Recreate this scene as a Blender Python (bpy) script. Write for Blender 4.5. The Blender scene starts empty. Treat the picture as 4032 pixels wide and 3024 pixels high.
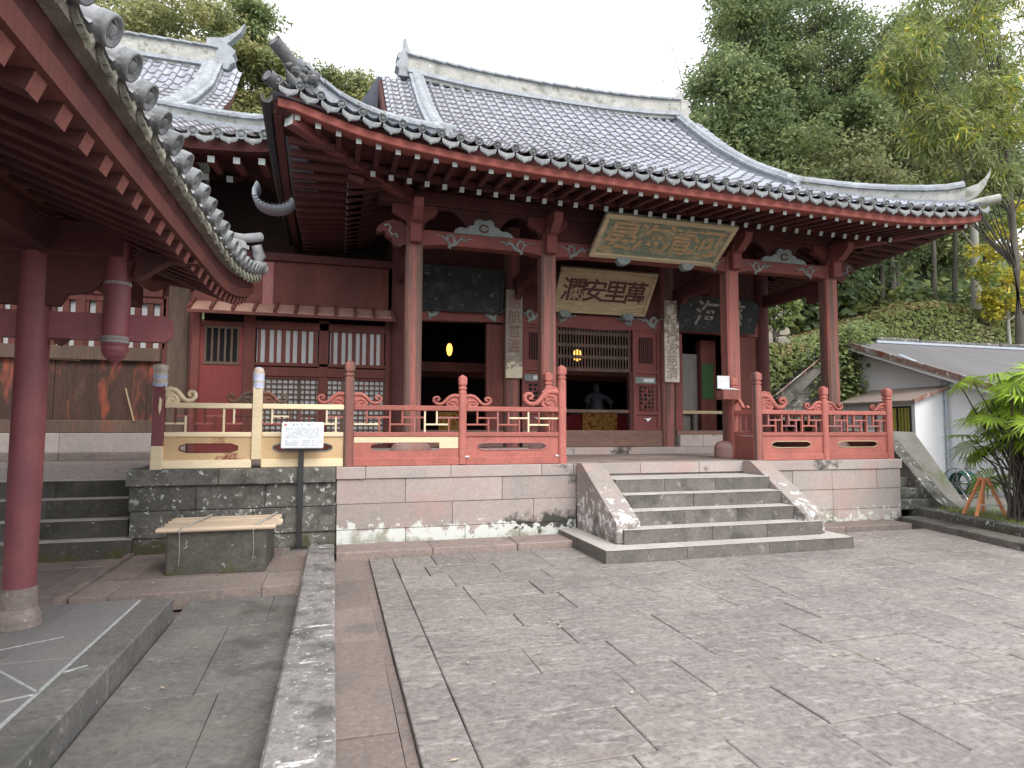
import bpy, math, random
from mathutils import Vector, Matrix, noise
R = math.radians
rnd = random.Random(7)
sc = bpy.context.scene
COL = sc.collection

# ---------------------------------------------------------------- camera
cam_d = bpy.data.cameras.new('camera'); cam = bpy.data.objects.new('camera', cam_d); COL.objects.link(cam)
cam_d.sensor_width = 36.0; cam_d.lens = 36.0*2428/4032; cam_d.clip_start = 0.05; cam_d.clip_end = 600
yaw, pit, rol = R(16.0), R(3.87), R(0.20)
fw = Vector((math.sin(yaw)*math.cos(pit), math.cos(yaw)*math.cos(pit), math.sin(pit)))
rt = Vector((math.cos(yaw), -math.sin(yaw), 0)); up = rt.cross(fw)
r2 = rt*math.cos(rol)+up*math.sin(rol); u2 = -rt*math.sin(rol)+up*math.cos(rol)
m = Matrix((r2, u2, -fw)).transposed().to_4x4(); m.translation = (0, 0, 1.6)
cam.matrix_world = m; sc.camera = cam

# ---------------------------------------------------------------- sky and sun (bright overcast)
SUN_EL, SUN_AZ = R(46), R(14)          # sun high behind the camera, veiled by cloud
w = bpy.data.worlds.new('World'); sc.world = w; w.use_nodes = True
nt = w.node_tree; nt.nodes.clear()
sky = nt.nodes.new('ShaderNodeTexSky'); sky.sky_type = 'NISHITA'; sky.sun_disc = False
sky.sun_elevation = SUN_EL; sky.sun_rotation = R(180)-SUN_AZ; sky.dust_density = 6; sky.air_density = 1.4; sky.ozone_density = 1
hs = nt.nodes.new('ShaderNodeHueSaturation'); hs.inputs['Saturation'].default_value = 0.5
bg = nt.nodes.new('ShaderNodeBackground'); bg.inputs['Strength'].default_value = 0.15
wo = nt.nodes.new('ShaderNodeOutputWorld')
ov = nt.nodes.new('ShaderNodeMix'); ov.data_type = 'RGBA'; ov.inputs[0].default_value = 0.72; ov.inputs[7].default_value = (6.9, 7.0, 7.25, 1)   # even cloud cover over the sky
nt.links.new(sky.outputs[0], hs.inputs['Color']); nt.links.new(hs.outputs[0], ov.inputs[6]); nt.links.new(ov.outputs[2], bg.inputs['Color']); nt.links.new(bg.outputs[0], wo.inputs[0])
sd = bpy.data.lights.new('sun', 'SUN'); sd.energy = 0.75; sd.angle = R(25); sd.color = (1, 0.95, 0.88)
so = bpy.data.objects.new('sun', sd); COL.objects.link(so)
sdir = Vector((math.sin(SUN_AZ)*math.cos(SUN_EL), -math.cos(SUN_AZ)*math.cos(SUN_EL), math.sin(SUN_EL)))
so.rotation_euler = sdir.to_track_quat('Z', 'Y').to_euler(); so.location = sdir*60
sc.view_settings.view_transform = 'Standard'; sc.view_settings.look = 'None'; sc.view_settings.gamma = 1
sc.view_settings.exposure = 1.0
sc.render.engine = 'CYCLES'
sc.cycles.use_denoising = True
sc.cycles.max_bounces = 6; sc.cycles.diffuse_bounces = 4; sc.cycles.glossy_bounces = 2; sc.cycles.transparent_max_bounces = 4; sc.cycles.transmission_bounces = 2
sc.cycles.caustics_reflective = False; sc.cycles.caustics_refractive = False

# ---------------------------------------------------------------- helpers
class MB:
    """collects faces, then links them as ONE mesh object"""
    def __init__(s): s.v = []; s.f = []; s.m = []; s.sm = []
    def add(s, vs, fs, m=0, smooth=False):
        o = len(s.v); s.v.extend([tuple(v) for v in vs])
        for f in fs: s.f.append(tuple(o+i for i in f)); s.m.append(m); s.sm.append(smooth)
        return s
    def box(s, x0, x1, y0, y1, z0, z1, m=0, j=0.0):
        q = (lambda: rnd.uniform(-j, j)) if j else (lambda: 0.0)
        vs = [(x+q(), y+q(), z+q()) for z in (z0, z1) for y in (y0, y1) for x in (x0, x1)]
        return s.add(vs, [(0, 2, 3, 1), (4, 5, 7, 6), (0, 1, 5, 4), (2, 6, 7, 3), (0, 4, 6, 2), (1, 3, 7, 5)], m)
    def bar(s, a, b, w, h, m=0, upv=(0, 0, 1), m_end=None):
        a = Vector(a); b = Vector(b); d = (b-a).normalized(); u = Vector(upv)
        sd_ = d.cross(u)
        if sd_.length < 1e-4: sd_ = d.cross(Vector((0, 1, 0)))
        sd_.normalize(); u = sd_.cross(d)
        vs = []
        for p in (a, b):
            for i, k in ((-1, -1), (1, -1), (1, 1), (-1, 1)): vs.append(p+sd_*(i*w/2)+u*(k*h/2))
        s.add(vs, [(0, 1, 5, 4), (1, 2, 6, 5), (2, 3, 7, 6), (3, 0, 4, 7), (4, 5, 6, 7)], m)
        return s.add(vs[:4], [(3, 2, 1, 0)], m if m_end is None else m_end)
    def prism(s, poly, y0, y1, m=0, plane='xz', smooth=False):
        n = len(poly)
        def P3(p, t): return (p[0], t, p[1]) if plane == 'xz' else ((t, p[0], p[1]) if plane == 'yz' else (p[0], p[1], t))
        vs = [P3(p, y0) for p in poly]+[P3(p, y1) for p in poly]
        s.add(vs, [tuple(range(n)), tuple(range(2*n-1, n-1, -1))], m)
        return s.add(vs, [(i, i+n, (i+1) % n+n, (i+1) % n) for i in range(n)], m, smooth)
    def strip(s, xs, zb, zt, y0, y1, m=0):
        """board in the xz plane between two curves"""
        for a, b in zip(xs[:-1], xs[1:]):
            za, zb_, zc, zd = zb(a), zb(b), zt(b), zt(a)
            vs = [(a, y0, za), (b, y0, zb_), (b, y0, zc), (a, y0, zd), (a, y1, za), (b, y1, zb_), (b, y1, zc), (a, y1, zd)]
            s.add(vs, [(0, 1, 2, 3), (5, 4, 7, 6), (0, 4, 5, 1), (3, 2, 6, 7)], m)
            if a == xs[0]: s.add(vs, [(0, 3, 7, 4)], m)
            if b == xs[-1]: s.add(vs, [(1, 5, 6, 2)], m)
        return s
    def tube(s, pts, rad, n=8, m=0, cap=True, smooth=True):
        pts = [Vector(p) for p in pts]; rr = rad if isinstance(rad, (list, tuple)) else [rad]*len(pts)
        vs = []
        for i, p in enumerate(pts):
            d = (pts[min(i+1, len(pts)-1)]-pts[max(i-1, 0)]).normalized()
            a = d.cross(Vector((0, 0, 1)))
            if a.length < 1e-3: a = d.cross(Vector((0, 1, 0)))
            a.normalize(); b = a.cross(d)
            for k in range(n):
                t = 2*math.pi*k/n; vs.append(p+(a*math.cos(t)+b*math.sin(t))*rr[i])
        fs = []
        for i in range(len(pts)-1):
            for k in range(n): fs.append((i*n+k, i*n+(k+1) % n, (i+1)*n+(k+1) % n, (i+1)*n+k))
        s.add(vs, fs, m, smooth)
        if cap: s.add(vs, [tuple(range(n-1, -1, -1)), tuple(range((len(pts)-1)*n, len(pts)*n))], m)
        return s
    def lathe(s, x, y, prof, n=16, m=0, mf=None):
        vs = [(x+r*math.cos(2*math.pi*k/n), y+r*math.sin(2*math.pi*k/n), z) for r, z in prof for k in range(n)]
        for i in range(len(prof)-1):
            s.add(vs[i*n:(i+2)*n], [(k, (k+1) % n, n+(k+1) % n, n+k) for k in range(n)], m if mf is None else mf(i), True)
        L = len(prof)-1
        s.add(vs[L*n:], [tuple(range(n))], m); s.add(vs[:n], [tuple(range(n-1, -1, -1))], m)
        return s
    def sweep(s, path, sec, m=0, smooth=False, cap=True, side=None):
        """sec: (sideways, up) points, swept along path with world up"""
        path = [Vector(p) for p in path]; vs = []
        for i, p in enumerate(path):
            d = path[min(i+1, len(path)-1)]-path[max(i-1, 0)]
            sd_ = Vector(side) if side else Vector((d.y, -d.x, 0)).normalized()
            sc_ = sec(i/(len(path)-1)) if callable(sec) else sec
            for a, b in sc_: vs.append(p+sd_*a+Vector((0, 0, b)))
        n = len(vs)//len(path)
        fs = [(i*n+k, i*n+(k+1) % n, (i+1)*n+(k+1) % n, (i+1)*n+k) for i in range(len(path)-1) for k in range(n)]
        s.add(vs, fs, m, smooth)
        if cap: s.add(vs, [tuple(range(n-1, -1, -1)), tuple(range((len(path)-1)*n, len(path)*n))], m)
        return s
    def ribbon(s, pts, wid, y0, y1, m=0):
        """flat-sided ribbon along a 2d path in the xz plane, between y0 and y1"""
        n = len(pts); L = []; Rr = []
        for i, (x, z) in enumerate(pts):
            ax, az = pts[max(i-1, 0)]; bx, bz = pts[min(i+1, n-1)]
            dx, dz = bx-ax, bz-az; l = math.hypot(dx, dz) or 1
            ww = (wid(i/(n-1)) if callable(wid) else wid)/2
            L.append((x-dz/l*ww, z+dx/l*ww)); Rr.append((x+dz/l*ww, z-dx/l*ww))
        yb = (y0+y1)/2
        for i in range(n-1):
            a, b, c, d = L[i], L[i+1], Rr[i+1], Rr[i]
            e, f = pts[i], pts[i+1]
            vs = [(a[0], y0+.25*(y1-y0), a[1]), (b[0], y0+.25*(y1-y0), b[1]), (f[0], y0, f[1]), (e[0], y0, e[1]), (c[0], y0+.25*(y1-y0), c[1]), (d[0], y0+.25*(y1-y0), d[1]),
                  (a[0], y1, a[1]), (b[0], y1, b[1]), (c[0], y1, c[1]), (d[0], y1, d[1])]
            s.add(vs, [(0, 1, 2, 3), (3, 2, 4, 5), (6, 9, 8, 7), (0, 6, 7, 1), (5, 4, 8, 9)], m, True)
        return s
    def build(s, name, mats, parent=None, bevel=0.0, xf=None):
        me = bpy.data.meshes.new(name)
        vs = s.v if xf is None else [tuple(xf @ Vector(v)) for v in s.v]
        me.from_pydata(vs, [], s.f); me.update()
        if not isinstance(mats, (list, tuple)): mats = [mats]
        for mm in mats: me.materials.append(mm)
        me.polygons.foreach_set('material_index', s.m); me.polygons.foreach_set('use_smooth', s.sm)
        return link(name, me, parent, bevel)
def link(name, me, parent=None, bevel=0.0):
    o = bpy.data.objects.new(name, me); COL.objects.link(o)
    if parent is not None:
        o.parent = parent; o.matrix_parent_inverse = world_of(parent).inverted()
    if bevel:
        b = o.modifiers.new('bevel', 'BEVEL'); b.width = bevel; b.segments = 1; b.limit_method = 'ANGLE'; b.angle_limit = R(50)
    return o
def world_of(o):
    mw = Matrix.LocRotScale(o.location, o.rotation_euler, o.scale)
    return mw if o.parent is None else world_of(o.parent) @ o.matrix_parent_inverse @ mw
def tag(o, label, cat, group=None):
    o['label'] = label; o['category'] = cat
    if group: o['group'] = group
    return o
def thing(name, label, cat, loc, group=None):
    o = bpy.data.objects.new(name, None); o.empty_display_size = .2; COL.objects.link(o); o.location = loc
    return tag(o, label, cat, group)
def struct(o): o['kind'] = 'structure'; return o
def stuff(o): o['kind'] = 'stuff'; return o
def cp(o, parent, loc=(0, 0, 0), rot=(0, 0, 0), scale=(1, 1, 1)):
    """copy of one part, placed in the parent's space given in world terms"""
    c = o.copy(); COL.objects.link(c); c.parent = parent
    if parent is not None: c.matrix_parent_inverse = world_of(parent).inverted()
    c.location = loc; c.rotation_euler = rot; c.scale = scale
    return c
def copy_tree(o, parent=None):
    c = o.copy(); COL.objects.link(c); c.parent = parent
    for ch in list(o.children): copy_tree(ch, c)
    return c
def lerp_table(t, x):
    if x <= t[0][0]: return t[0][1]
    for (a, b), (c, d) in zip(t[:-1], t[1:]):
        if x <= c: return b+(d-b)*(x-a)/(c-a)
    return t[-1][1]
def frange(a, b, n): return [a+(b-a)*i/n for i in range(n+1)]
def text_mb(body, size, mb, xf, m=0, ext=0.004, vertical=False):
    """real lettering from the built-in font, one character after another"""
    cu = bpy.data.curves.new('lettering', 'FONT'); cu.body = body; cu.size = size; cu.extrude = ext; cu.offset = size*(.006 if size < .2 else .011)
    cu.align_x = 'CENTER'; cu.align_y = 'CENTER'; cu.resolution_u = 3
    if vertical: cu.space_line = 1.0
    t = bpy.data.objects.new('lettering', cu); COL.objects.link(t)
    dg = bpy.context.evaluated_depsgraph_get(); me = bpy.data.meshes.new_from_object(t.evaluated_get(dg))
    mb.add([xf @ v.co for v in me.vertices], [tuple(p.vertices) for p in me.polygons], m)
    bpy.data.objects.remove(t); bpy.data.curves.remove(cu); bpy.data.meshes.remove(me)

# ---------------------------------------------------------------- materials
def mk(name, c1, c2, scale=3.0, stretch=(1, 1, 1), rough=.75, spec=.25, island=0.0, fine=.25, fscale=40., layers=(), bump=.0, bscale=30., objrnd=0.0, metal=0.0, detail=5):
    ma = bpy.data.materials.new(name); ma.use_nodes = True; t = ma.node_tree; N = t.nodes; L = t.links
    bs = N['Principled BSDF']; bs.inputs['Roughness'].default_value = rough; bs.inputs['Specular IOR Level'].default_value = spec; bs.inputs['Metallic'].default_value = metal
    tc = N.new('ShaderNodeTexCoord')
    oi = N.new('ShaderNodeObjectInfo')
    off = N.new('ShaderNodeVectorMath'); off.operation = 'MULTIPLY_ADD'
    L.new(oi.outputs['Random'], off.inputs[0]); off.inputs[1].default_value = (17, 31, 23) if objrnd else (0, 0, 0); L.new(tc.outputs['Object'], off.inputs[2])
    co = off.outputs[0]
    def nz(sc_, st=(1, 1, 1), det=detail, ro=.6, seed=0.0):
        mp = N.new('ShaderNodeMapping'); mp.inputs['Scale'].default_value = st; mp.inputs['Location'].default_value = (seed, seed*1.7, seed*.6)
        L.new(co, mp.inputs[0]); n = N.new('ShaderNodeTexNoise'); n.inputs['Scale'].default_value = sc_; n.inputs['Detail'].default_value = det; n.inputs['Roughness'].default_value = ro
        L.new(mp.outputs[0], n.inputs[0]); return n.outputs[0]
    def mr(src, a, b, c=0., d=1.):
        q = N.new('ShaderNodeMapRange'); q.inputs[1].default_value = a; q.inputs[2].default_value = b; q.inputs[3].default_value = c; q.inputs[4].default_value = d; L.new(src, q.inputs[0]); return q.outputs[0]
    def mixc(fac, a, b, mode='MIX'):
        q = N.new('ShaderNodeMix'); q.data_type = 'RGBA'; q.blend_type = mode
        if isinstance(fac, float): q.inputs[0].default_value = fac
        else: L.new(fac, q.inputs[0])
        for s_, i in ((a, 6), (b, 7)):
            if isinstance(s_, tuple): q.inputs[i].default_value = (*s_, 1)
            else: L.new(s_, q.inputs[i])
        return q.outputs[2]
    def mul(a, b):
        q = N.new('ShaderNodeMath'); q.operation = 'MULTIPLY'
        L.new(a, q.inputs[0])
        if isinstance(b, float): q.inputs[1].default_value = b
        else: L.new(b, q.inputs[1])
        return q.outputs[0]
    c = mixc(mr(nz(scale, stretch), .32, .68), c1, c2)
    g = mr(nz(fscale, stretch, 3, .7, 3.1), .25, .75, 1-fine, 1+fine)
    if island:
        ge = N.new('ShaderNodeNewGeometry'); g = mul(g, mr(ge.outputs['Random Per Island'], 0, 1, 1-island, 1+island))
    if objrnd: g = mul(g, mr(oi.outputs['Random'], 0, 1, 1-objrnd, 1+objrnd))
    q = N.new('ShaderNodeVectorMath'); q.operation = 'SCALE'; L.new(c, q.inputs[0]); L.new(g, q.inputs[3]); c = q.outputs[0]
    for i, ly in enumerate(layers):
        f = nz(ly.get('scale', 4), ly.get('stretch', (1, 1, 1)), ly.get('det', 6), ly.get('ro', .65), 5.3*i+7+ly.get('seed', 0))
        if 'zr' in ly:      # stains that keep to a height band: (z where full, z where gone, weight)
            sx = N.new('ShaderNodeSeparateXYZ'); L.new(tc.outputs['Object'], sx.inputs[0])
            ad = N.new('ShaderNodeMath'); ad.operation = 'ADD'; L.new(f, ad.inputs[0]); L.new(mr(sx.outputs[2], ly['zr'][0], ly['zr'][1], ly['zr'][2], -ly['zr'][2]), ad.inputs[1]); f = ad.outputs[0]
        if 'xr' in ly:
            sx = N.new('ShaderNodeSeparateXYZ'); L.new(tc.outputs['Object'], sx.inputs[0])
            ad = N.new('ShaderNodeMath'); ad.operation = 'ADD'; L.new(f, ad.inputs[0]); L.new(mr(sx.outputs[0], ly['xr'][0], ly['xr'][1], ly['xr'][2], -ly['xr'][2]), ad.inputs[1]); f = ad.outputs[0]
        f = mr(f, ly['lo'], ly['hi'])
        if ly.get('amt', 1.) < 1: f = mul(f, ly['amt'])
        c = mixc(f, c, ly['c'])
    L.new(c, bs.inputs['Base Color'])
    if bump:
        b = N.new('ShaderNodeBump'); b.inputs['Strength'].default_value = bump; b.inputs['Distance'].default_value = .02
        L.new(nz(bscale, stretch, 6, .65, 1.3), b.inputs['Height']); L.new(b.outputs[0], bs.inputs['Normal'])
    return ma
def emit(name, col, st):
    ma = bpy.data.materials.new(name); ma.use_nodes = True; b = ma.node_tree.nodes['Principled BSDF']
    b.inputs['Base Color'].default_value = (*col, 1); b.inputs['Emission Color'].default_value = (*col, 1); b.inputs['Emission Strength'].default_value = st
    return ma
def leaf_mat(name, c1, c2, isl=.35, tr=.42):
    ma = mk(name, c1, c2, scale=.8, rough=.55, spec=.3, island=isl, fine=.1, detail=2)
    t = ma.node_tree; N = t.nodes; L = t.links; bs = N['Principled BSDF']; out = N['Material Output']
    tl = N.new('ShaderNodeBsdfTranslucent'); mx = N.new('ShaderNodeMixShader'); mx.inputs[0].default_value = tr
    src = bs.inputs['Base Color'].links[0].from_socket; L.new(src, tl.inputs[0])
    L.new(bs.outputs[0], mx.inputs[1]); L.new(tl.outputs[0], mx.inputs[2]); L.new(mx.outputs[0], out.inputs[0])
    return ma
V1 = (1, 1, .12)     # grain that runs up and down
H1 = (.12, 1, 1)     # grain that runs along x
RED = mk('red_paint', (.215, .068, .060), (.15, .052, .047), 2.5, rough=.7, fine=.2, bump=.15, layers=[dict(c=(.16, .085, .07), scale=3, lo=.56, hi=.72, amt=.7), dict(c=(.42, .17, .14), scale=8, lo=.66, hi=.75, amt=.5)])
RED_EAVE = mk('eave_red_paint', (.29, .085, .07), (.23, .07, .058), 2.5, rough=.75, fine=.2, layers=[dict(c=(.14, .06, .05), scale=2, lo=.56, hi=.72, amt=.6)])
RED_RAIL = mk('faded_red_paint', (.44, .150, .125), (.33, .118, .10), 3, rough=.7, fine=.2, bump=.15, objrnd=.12, layers=[dict(c=(.20, .09, .08), scale=2.5, lo=.58, hi=.75, amt=.65), dict(c=(.52, .23, .19), scale=6, lo=.62, hi=.75, amt=.5)])
RED_POST = mk('weathered_red_wood', (.36, .130, .112), (.26, .098, .086), 2.5, V1, .75, fine=.2, bump=.2, layers=[dict(c=(.12, .085, .07), scale=5.0, stretch=(2.0, 1.4, .05), lo=.44, hi=.55, amt=.9), dict(c=(.42, .15, .12), scale=7, stretch=V1, lo=.62, hi=.74, amt=.5)])
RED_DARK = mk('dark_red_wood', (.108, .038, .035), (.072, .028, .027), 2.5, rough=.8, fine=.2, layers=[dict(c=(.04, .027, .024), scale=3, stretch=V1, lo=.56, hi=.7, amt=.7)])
RED_DOOR = mk('plain_red_board', (.24, .055, .053), (.19, .046, .045), 3, V1, .7, fine=.12)
RED_WALL = mk('brown_red_board', (.165, .056, .045), (.11, .042, .036), 2.5, V1, .75, fine=.2, layers=[dict(c=(.07, .045, .038), scale=4, stretch=V1, lo=.58, hi=.72, amt=.7)])
PINK = mk('pink_primer_strip', (.38, .17, .17), (.32, .13, .13), 5, V1, .75)
MAROON = mk('maroon_paint', (.23, .068, .078), (.165, .052, .06), 4, rough=.5, spec=.4, fine=.1, layers=[dict(c=(.33, .09, .06), scale=2.5, stretch=(1, 1, .25), lo=.6, hi=.75, amt=.6)])
SALMON = mk('salmon_paint', (.29, .115, .097), (.22, .085, .072), 12, rough=.7)
BURNT = mk('peeling_red_black_board', (.055, .037, .030), (.085, .048, .038), 5, V1, .8, fine=.25, layers=[dict(c=(.33, .085, .055), scale=3.4, stretch=(1.4, 1, .4), lo=.50, hi=.62, amt=.8), dict(c=(.16, .10, .08), scale=6, stretch=V1, lo=.6, hi=.7, amt=.6)])
OLDWOOD = mk('old_grey_wood', (.16, .11, .085), (.09, .065, .052), 3, V1, .85, fine=.25, layers=[dict(c=(.26, .09, .06), scale=3, stretch=V1, lo=.56, hi=.68, amt=.7)])
SILLWOOD = mk('worn_sill_wood', (.24, .15, .12), (.15, .09, .075), 3, H1, .85, fine=.25)
NEWWOOD = mk('fresh_timber', (.82, .71, .51), (.74, .61, .40), 2.0, (.2, 1, 1), .6, fine=.08, fscale=25, objrnd=.1, layers=[dict(c=(.42, .25, .12), scale=5, lo=.74, hi=.8, amt=.6)])
NEWPANEL = mk('fresh_timber_panel', (.62, .45, .27), (.54, .37, .2), 2.0, (.2, 1, 1), .6, fine=.1, layers=[dict(c=(.2, .05, .04), scale=1.2, lo=.62, hi=.68)])
WRAP = mk('cloth_and_tape_wrap', (.66, .60, .52), (.46, .40, .34), 18, rough=.5, fine=.2)
BLUEWRAP = mk('blue_plastic_wrap', (.45, .52, .80), (.62, .66, .78), 14, rough=.35, fine=.15)
VERDIGRIS = mk('pale_blue_green_paint', (.24, .275, .265), (.155, .18, .175), 9, rough=.8, fine=.25)
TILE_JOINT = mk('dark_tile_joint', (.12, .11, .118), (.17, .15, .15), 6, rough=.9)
TIP = mk('pale_rafter_tip_paint', (.50, .55, .53), (.38, .43, .42), 12, rough=.7, fine=.1)
CREAM = mk('faded_cream_board', (.48, .39, .25), (.34, .27, .17), 5, H1, .8, fine=.2, layers=[dict(c=(.20, .15, .11), scale=5, stretch=(.3, 1, 1), lo=.62, hi=.74, amt=.7), dict(c=(.63, .58, .44), scale=9, lo=.62, hi=.72, amt=.6)])
GREENBOARD = mk('flaking_green_board', (.13, .17, .13), (.20, .22, .16), 7, H1, .8, fine=.25, layers=[dict(c=(.36, .30, .19), scale=6, stretch=(.5, 1, 1), lo=.52, hi=.62), dict(c=(.24, .18, .12), scale=9, lo=.66, hi=.74, amt=.7)])
GOLD = mk('worn_gilt', (.44, .29, .15), (.36, .25, .14), 7, rough=.7, fine=.25, layers=[dict(c=(.17, .19, .14), scale=9, lo=.52, hi=.60, amt=.9), dict(c=(.16, .13, .09), scale=14, lo=.60, hi=.68, amt=.7)])
INK = mk('dark_maroon_lettering', (.11, .050, .048), (.085, .042, .04), 6, rough=.9, layers=[dict(c=(.30, .22, .15), scale=16, lo=.62, hi=.68, amt=.8)])
SLATEBOARD = mk('blackened_board', (.028, .031, .033), (.048, .05, .05), 5, rough=.95, spec=.08, fine=.25, layers=[dict(c=(.26, .27, .26), scale=8, lo=.60, hi=.70, amt=.55), dict(c=(.10, .11, .11), scale=4, lo=.55, hi=.7, amt=.8)])
GREYBOARD = mk('grey_weathered_board', (.28, .25, .21), (.20, .175, .15), 8, rough=.85, fine=.25, layers=[dict(c=(.62, .55, .40), scale=5, lo=.56, hi=.60, zr=(2.5, 3.1, .28)), dict(c=(.5, .47, .4), scale=14, lo=.6, hi=.68, amt=.6, zr=(2.4, 4.2, .12))])
WHITEBOARD = mk('peeling_white_board', (.66, .60, .52), (.50, .44, .37), 6, rough=.85, fine=.15, layers=[dict(c=(.22, .185, .15), scale=7, lo=.54, hi=.62, zr=(2.4, 4.2, -.18)), dict(c=(.33, .28, .23), scale=10, lo=.58, hi=.66, amt=.8)])
FADEDINK = mk('faded_lettering', (.26, .225, .19), (.34, .30, .25), 12, rough=.85)
PAPER = mk('window_paper', (.62, .64, .66), (.54, .56, .58), 4, rough=.8, fine=.06)
WHITE = mk('white_sign_panel', (.82, .85, .88), (.80, .83, .86), 2, rough=.35, fine=.02)
GREYTEXT = mk('grey_print', (.30, .35, .43), (.27, .32, .40), 5, rough=.6)
REDTEXT = mk('red_print', (.55, .20, .24), (.5, .18, .2), 5, rough=.6)
BLACKMETAL = mk('black_metal', (.02, .02, .022), (.03, .03, .032), 5, rough=.45, spec=.5)
GREYMETAL = mk('pale_zinc', (.42, .48, .55), (.36, .41, .47), 5, rough=.4, spec=.5)
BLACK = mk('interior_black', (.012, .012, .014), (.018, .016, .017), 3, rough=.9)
DARKROOM = mk('dark_timber_and_shade', (.05, .028, .024), (.035, .022, .02), 3, rough=.9)
TILE = mk('grey_roof_tile', (.36, .39, .45), (.275, .30, .355), 2.2, rough=.42, spec=.5, island=.16, fine=.14, fscale=9, bump=.08, layers=[dict(c=(.38, .40, .44), scale=3, lo=.54, hi=.7, amt=.5), dict(c=(.15, .12, .10), scale=5, lo=.66, hi=.76, amt=.5)])
DARKTILE = mk('dark_ornament_tile', (.10, .105, .11), (.17, .175, .18), 12, rough=.6, fine=.3)
TILE_END = mk('grey_end_tile', (.22, .235, .245), (.155, .165, .172), 14, rough=.6, spec=.3, fine=.3, fscale=40, objrnd=.2, layers=[dict(c=(.50, .50, .46), scale=16, lo=.60, hi=.7, amt=.6)])
TILE_SOFT = mk('pale_eave_tile', (.36, .36, .385), (.25, .255, .27), 8, rough=.5, spec=.4, fine=.2, objrnd=.12, layers=[dict(c=(.17, .17, .18), scale=7, lo=.6, hi=.72, amt=.7)])
MOSSTILE = mk('lichen_drip_tile', (.34, .34, .27), (.17, .17, .14), 14, rough=.85, fine=.3, objrnd=.2)
PLASTER_RIDGE = mk('stained_ridge_plaster', (.46, .46, .43), (.33, .335, .32), 3.5, (1, 1, 1), .85, fine=.2, layers=[dict(c=(.17, .185, .14), scale=5, lo=.52, hi=.66, amt=.85), dict(c=(.66, .65, .60), scale=6, lo=.6, hi=.7, amt=.7)])
RIDGE_TILE = mk('pale_ridge_tile', (.33, .36, .395), (.25, .27, .295), 5, rough=.55, spec=.35, island=.14, fine=.2, fscale=14, layers=[dict(c=(.16, .17, .15), scale=4, lo=.56, hi=.7, amt=.7), dict(c=(.46, .47, .46), scale=7, lo=.6, hi=.7, amt=.6)])
PLASTER = mk('white_plaster', (.84, .85, .87), (.76, .77, .80), 1.2, rough=.85, fine=.05, layers=[dict(c=(.50, .49, .48), scale=2.0, lo=.62, hi=.8, amt=.6), dict(c=(.42, .40, .36), scale=3, lo=.60, hi=.75, zr=(.2, 1.0, .16), amt=.7)])
ROOFGREY = mk('grey_sheet_roof', (.12, .115, .12), (.16, .155, .16), .8, (3, .4, .4), .7, fine=.15)
RUST = mk('rusty_trim', (.20, .07, .04), (.34, .30, .27), 4, rough=.8, layers=[dict(c=(.55, .55, .54), scale=6, lo=.55, hi=.65)])
STONE_L = mk('pale_pink_stone', (.40, .34, .32), (.34, .305, .29), 2.2, rough=.85, island=.10, fine=.15, fscale=30, bump=.25, bscale=18,
             layers=[dict(c=(.44, .29, .26), scale=1.1, lo=.54, hi=.7, amt=.7), dict(c=(.07, .068, .062), scale=1.6, lo=.58, hi=.66, zr=(.10, .66, .20), xr=(3.0, .9, .20)), dict(c=(.62, .65, .62), scale=8, lo=.54, hi=.585, zr=(.05, .52, .26), xr=(.2, 4.2, .05)), dict(c=(.64, .67, .64), scale=5, lo=.57, hi=.61, zr=(.0, .42, .28), xr=(.2, 2.0, .12)), dict(c=(.20, .19, .12), scale=3.3, lo=.6, hi=.72, zr=(.1, .35, .10), amt=.7)])
PAINTED_STONE = mk('paint_worn_stone', (.42, .22, .19), (.38, .30, .28), 5, rough=.85, fine=.2)
STONE_R = mk('pale_block_stone', (.40, .35, .33), (.34, .31, .29), 2.2, rough=.85, island=.12, fine=.15, fscale=30, bump=.25, bscale=18,
             layers=[dict(c=(.44, .30, .27), scale=1.1, lo=.52, hi=.7, amt=.7), dict(c=(.20, .19, .13), scale=2.6, lo=.58, hi=.72, zr=(.0, .5, .16)), dict(c=(.60, .62, .56), scale=9, lo=.60, hi=.64, zr=(.1, .5, .12)), dict(c=(.10, .10, .075), scale=3, lo=.56, hi=.68, zr=(.0, .3, .14))])
STONE_D = mk('dark_lichen_stone', (.085, .084, .078), (.135, .13, .118), 3, rough=.9, island=.15, fine=.3, fscale=30, bump=.4, bscale=16,
             layers=[dict(c=(.26, .25, .22), scale=2.2, lo=.50, hi=.66, amt=.65), dict(c=(.045, .045, .04), scale=3.4, lo=.54, hi=.68, amt=.7), dict(c=(.54, .58, .55), scale=13, lo=.60, hi=.64, amt=.85), dict(c=(.46, .50, .47), scale=4.1, lo=.60, hi=.64, amt=.6), dict(c=(.06, .062, .025), scale=2.2, lo=.60, hi=.7, amt=.8, zr=(.0, .5, .14))])
STONE_DS = mk('dark_mossy_stone', (.070, .068, .060), (.11, .105, .094), 3, rough=.9, island=.12, fine=.3, fscale=30, bump=.4, bscale=16, layers=[dict(c=(.18, .17, .15), scale=2.4, lo=.54, hi=.7, amt=.6), dict(c=(.04, .042, .03), scale=3, lo=.54, hi=.68, amt=.7), dict(c=(.42, .46, .42), scale=11, lo=.655, hi=.69, amt=.7), dict(c=(.085, .085, .03), scale=2.6, lo=.56, hi=.66, amt=.8, zr=(.0, .34, .10))])
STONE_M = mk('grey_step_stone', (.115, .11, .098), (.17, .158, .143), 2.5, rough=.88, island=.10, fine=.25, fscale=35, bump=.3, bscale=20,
             layers=[dict(c=(.055, .052, .044), scale=2.6, lo=.52, hi=.66, amt=.75), dict(c=(.36, .34, .31), scale=7, lo=.6, hi=.68, amt=.6)])
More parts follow.
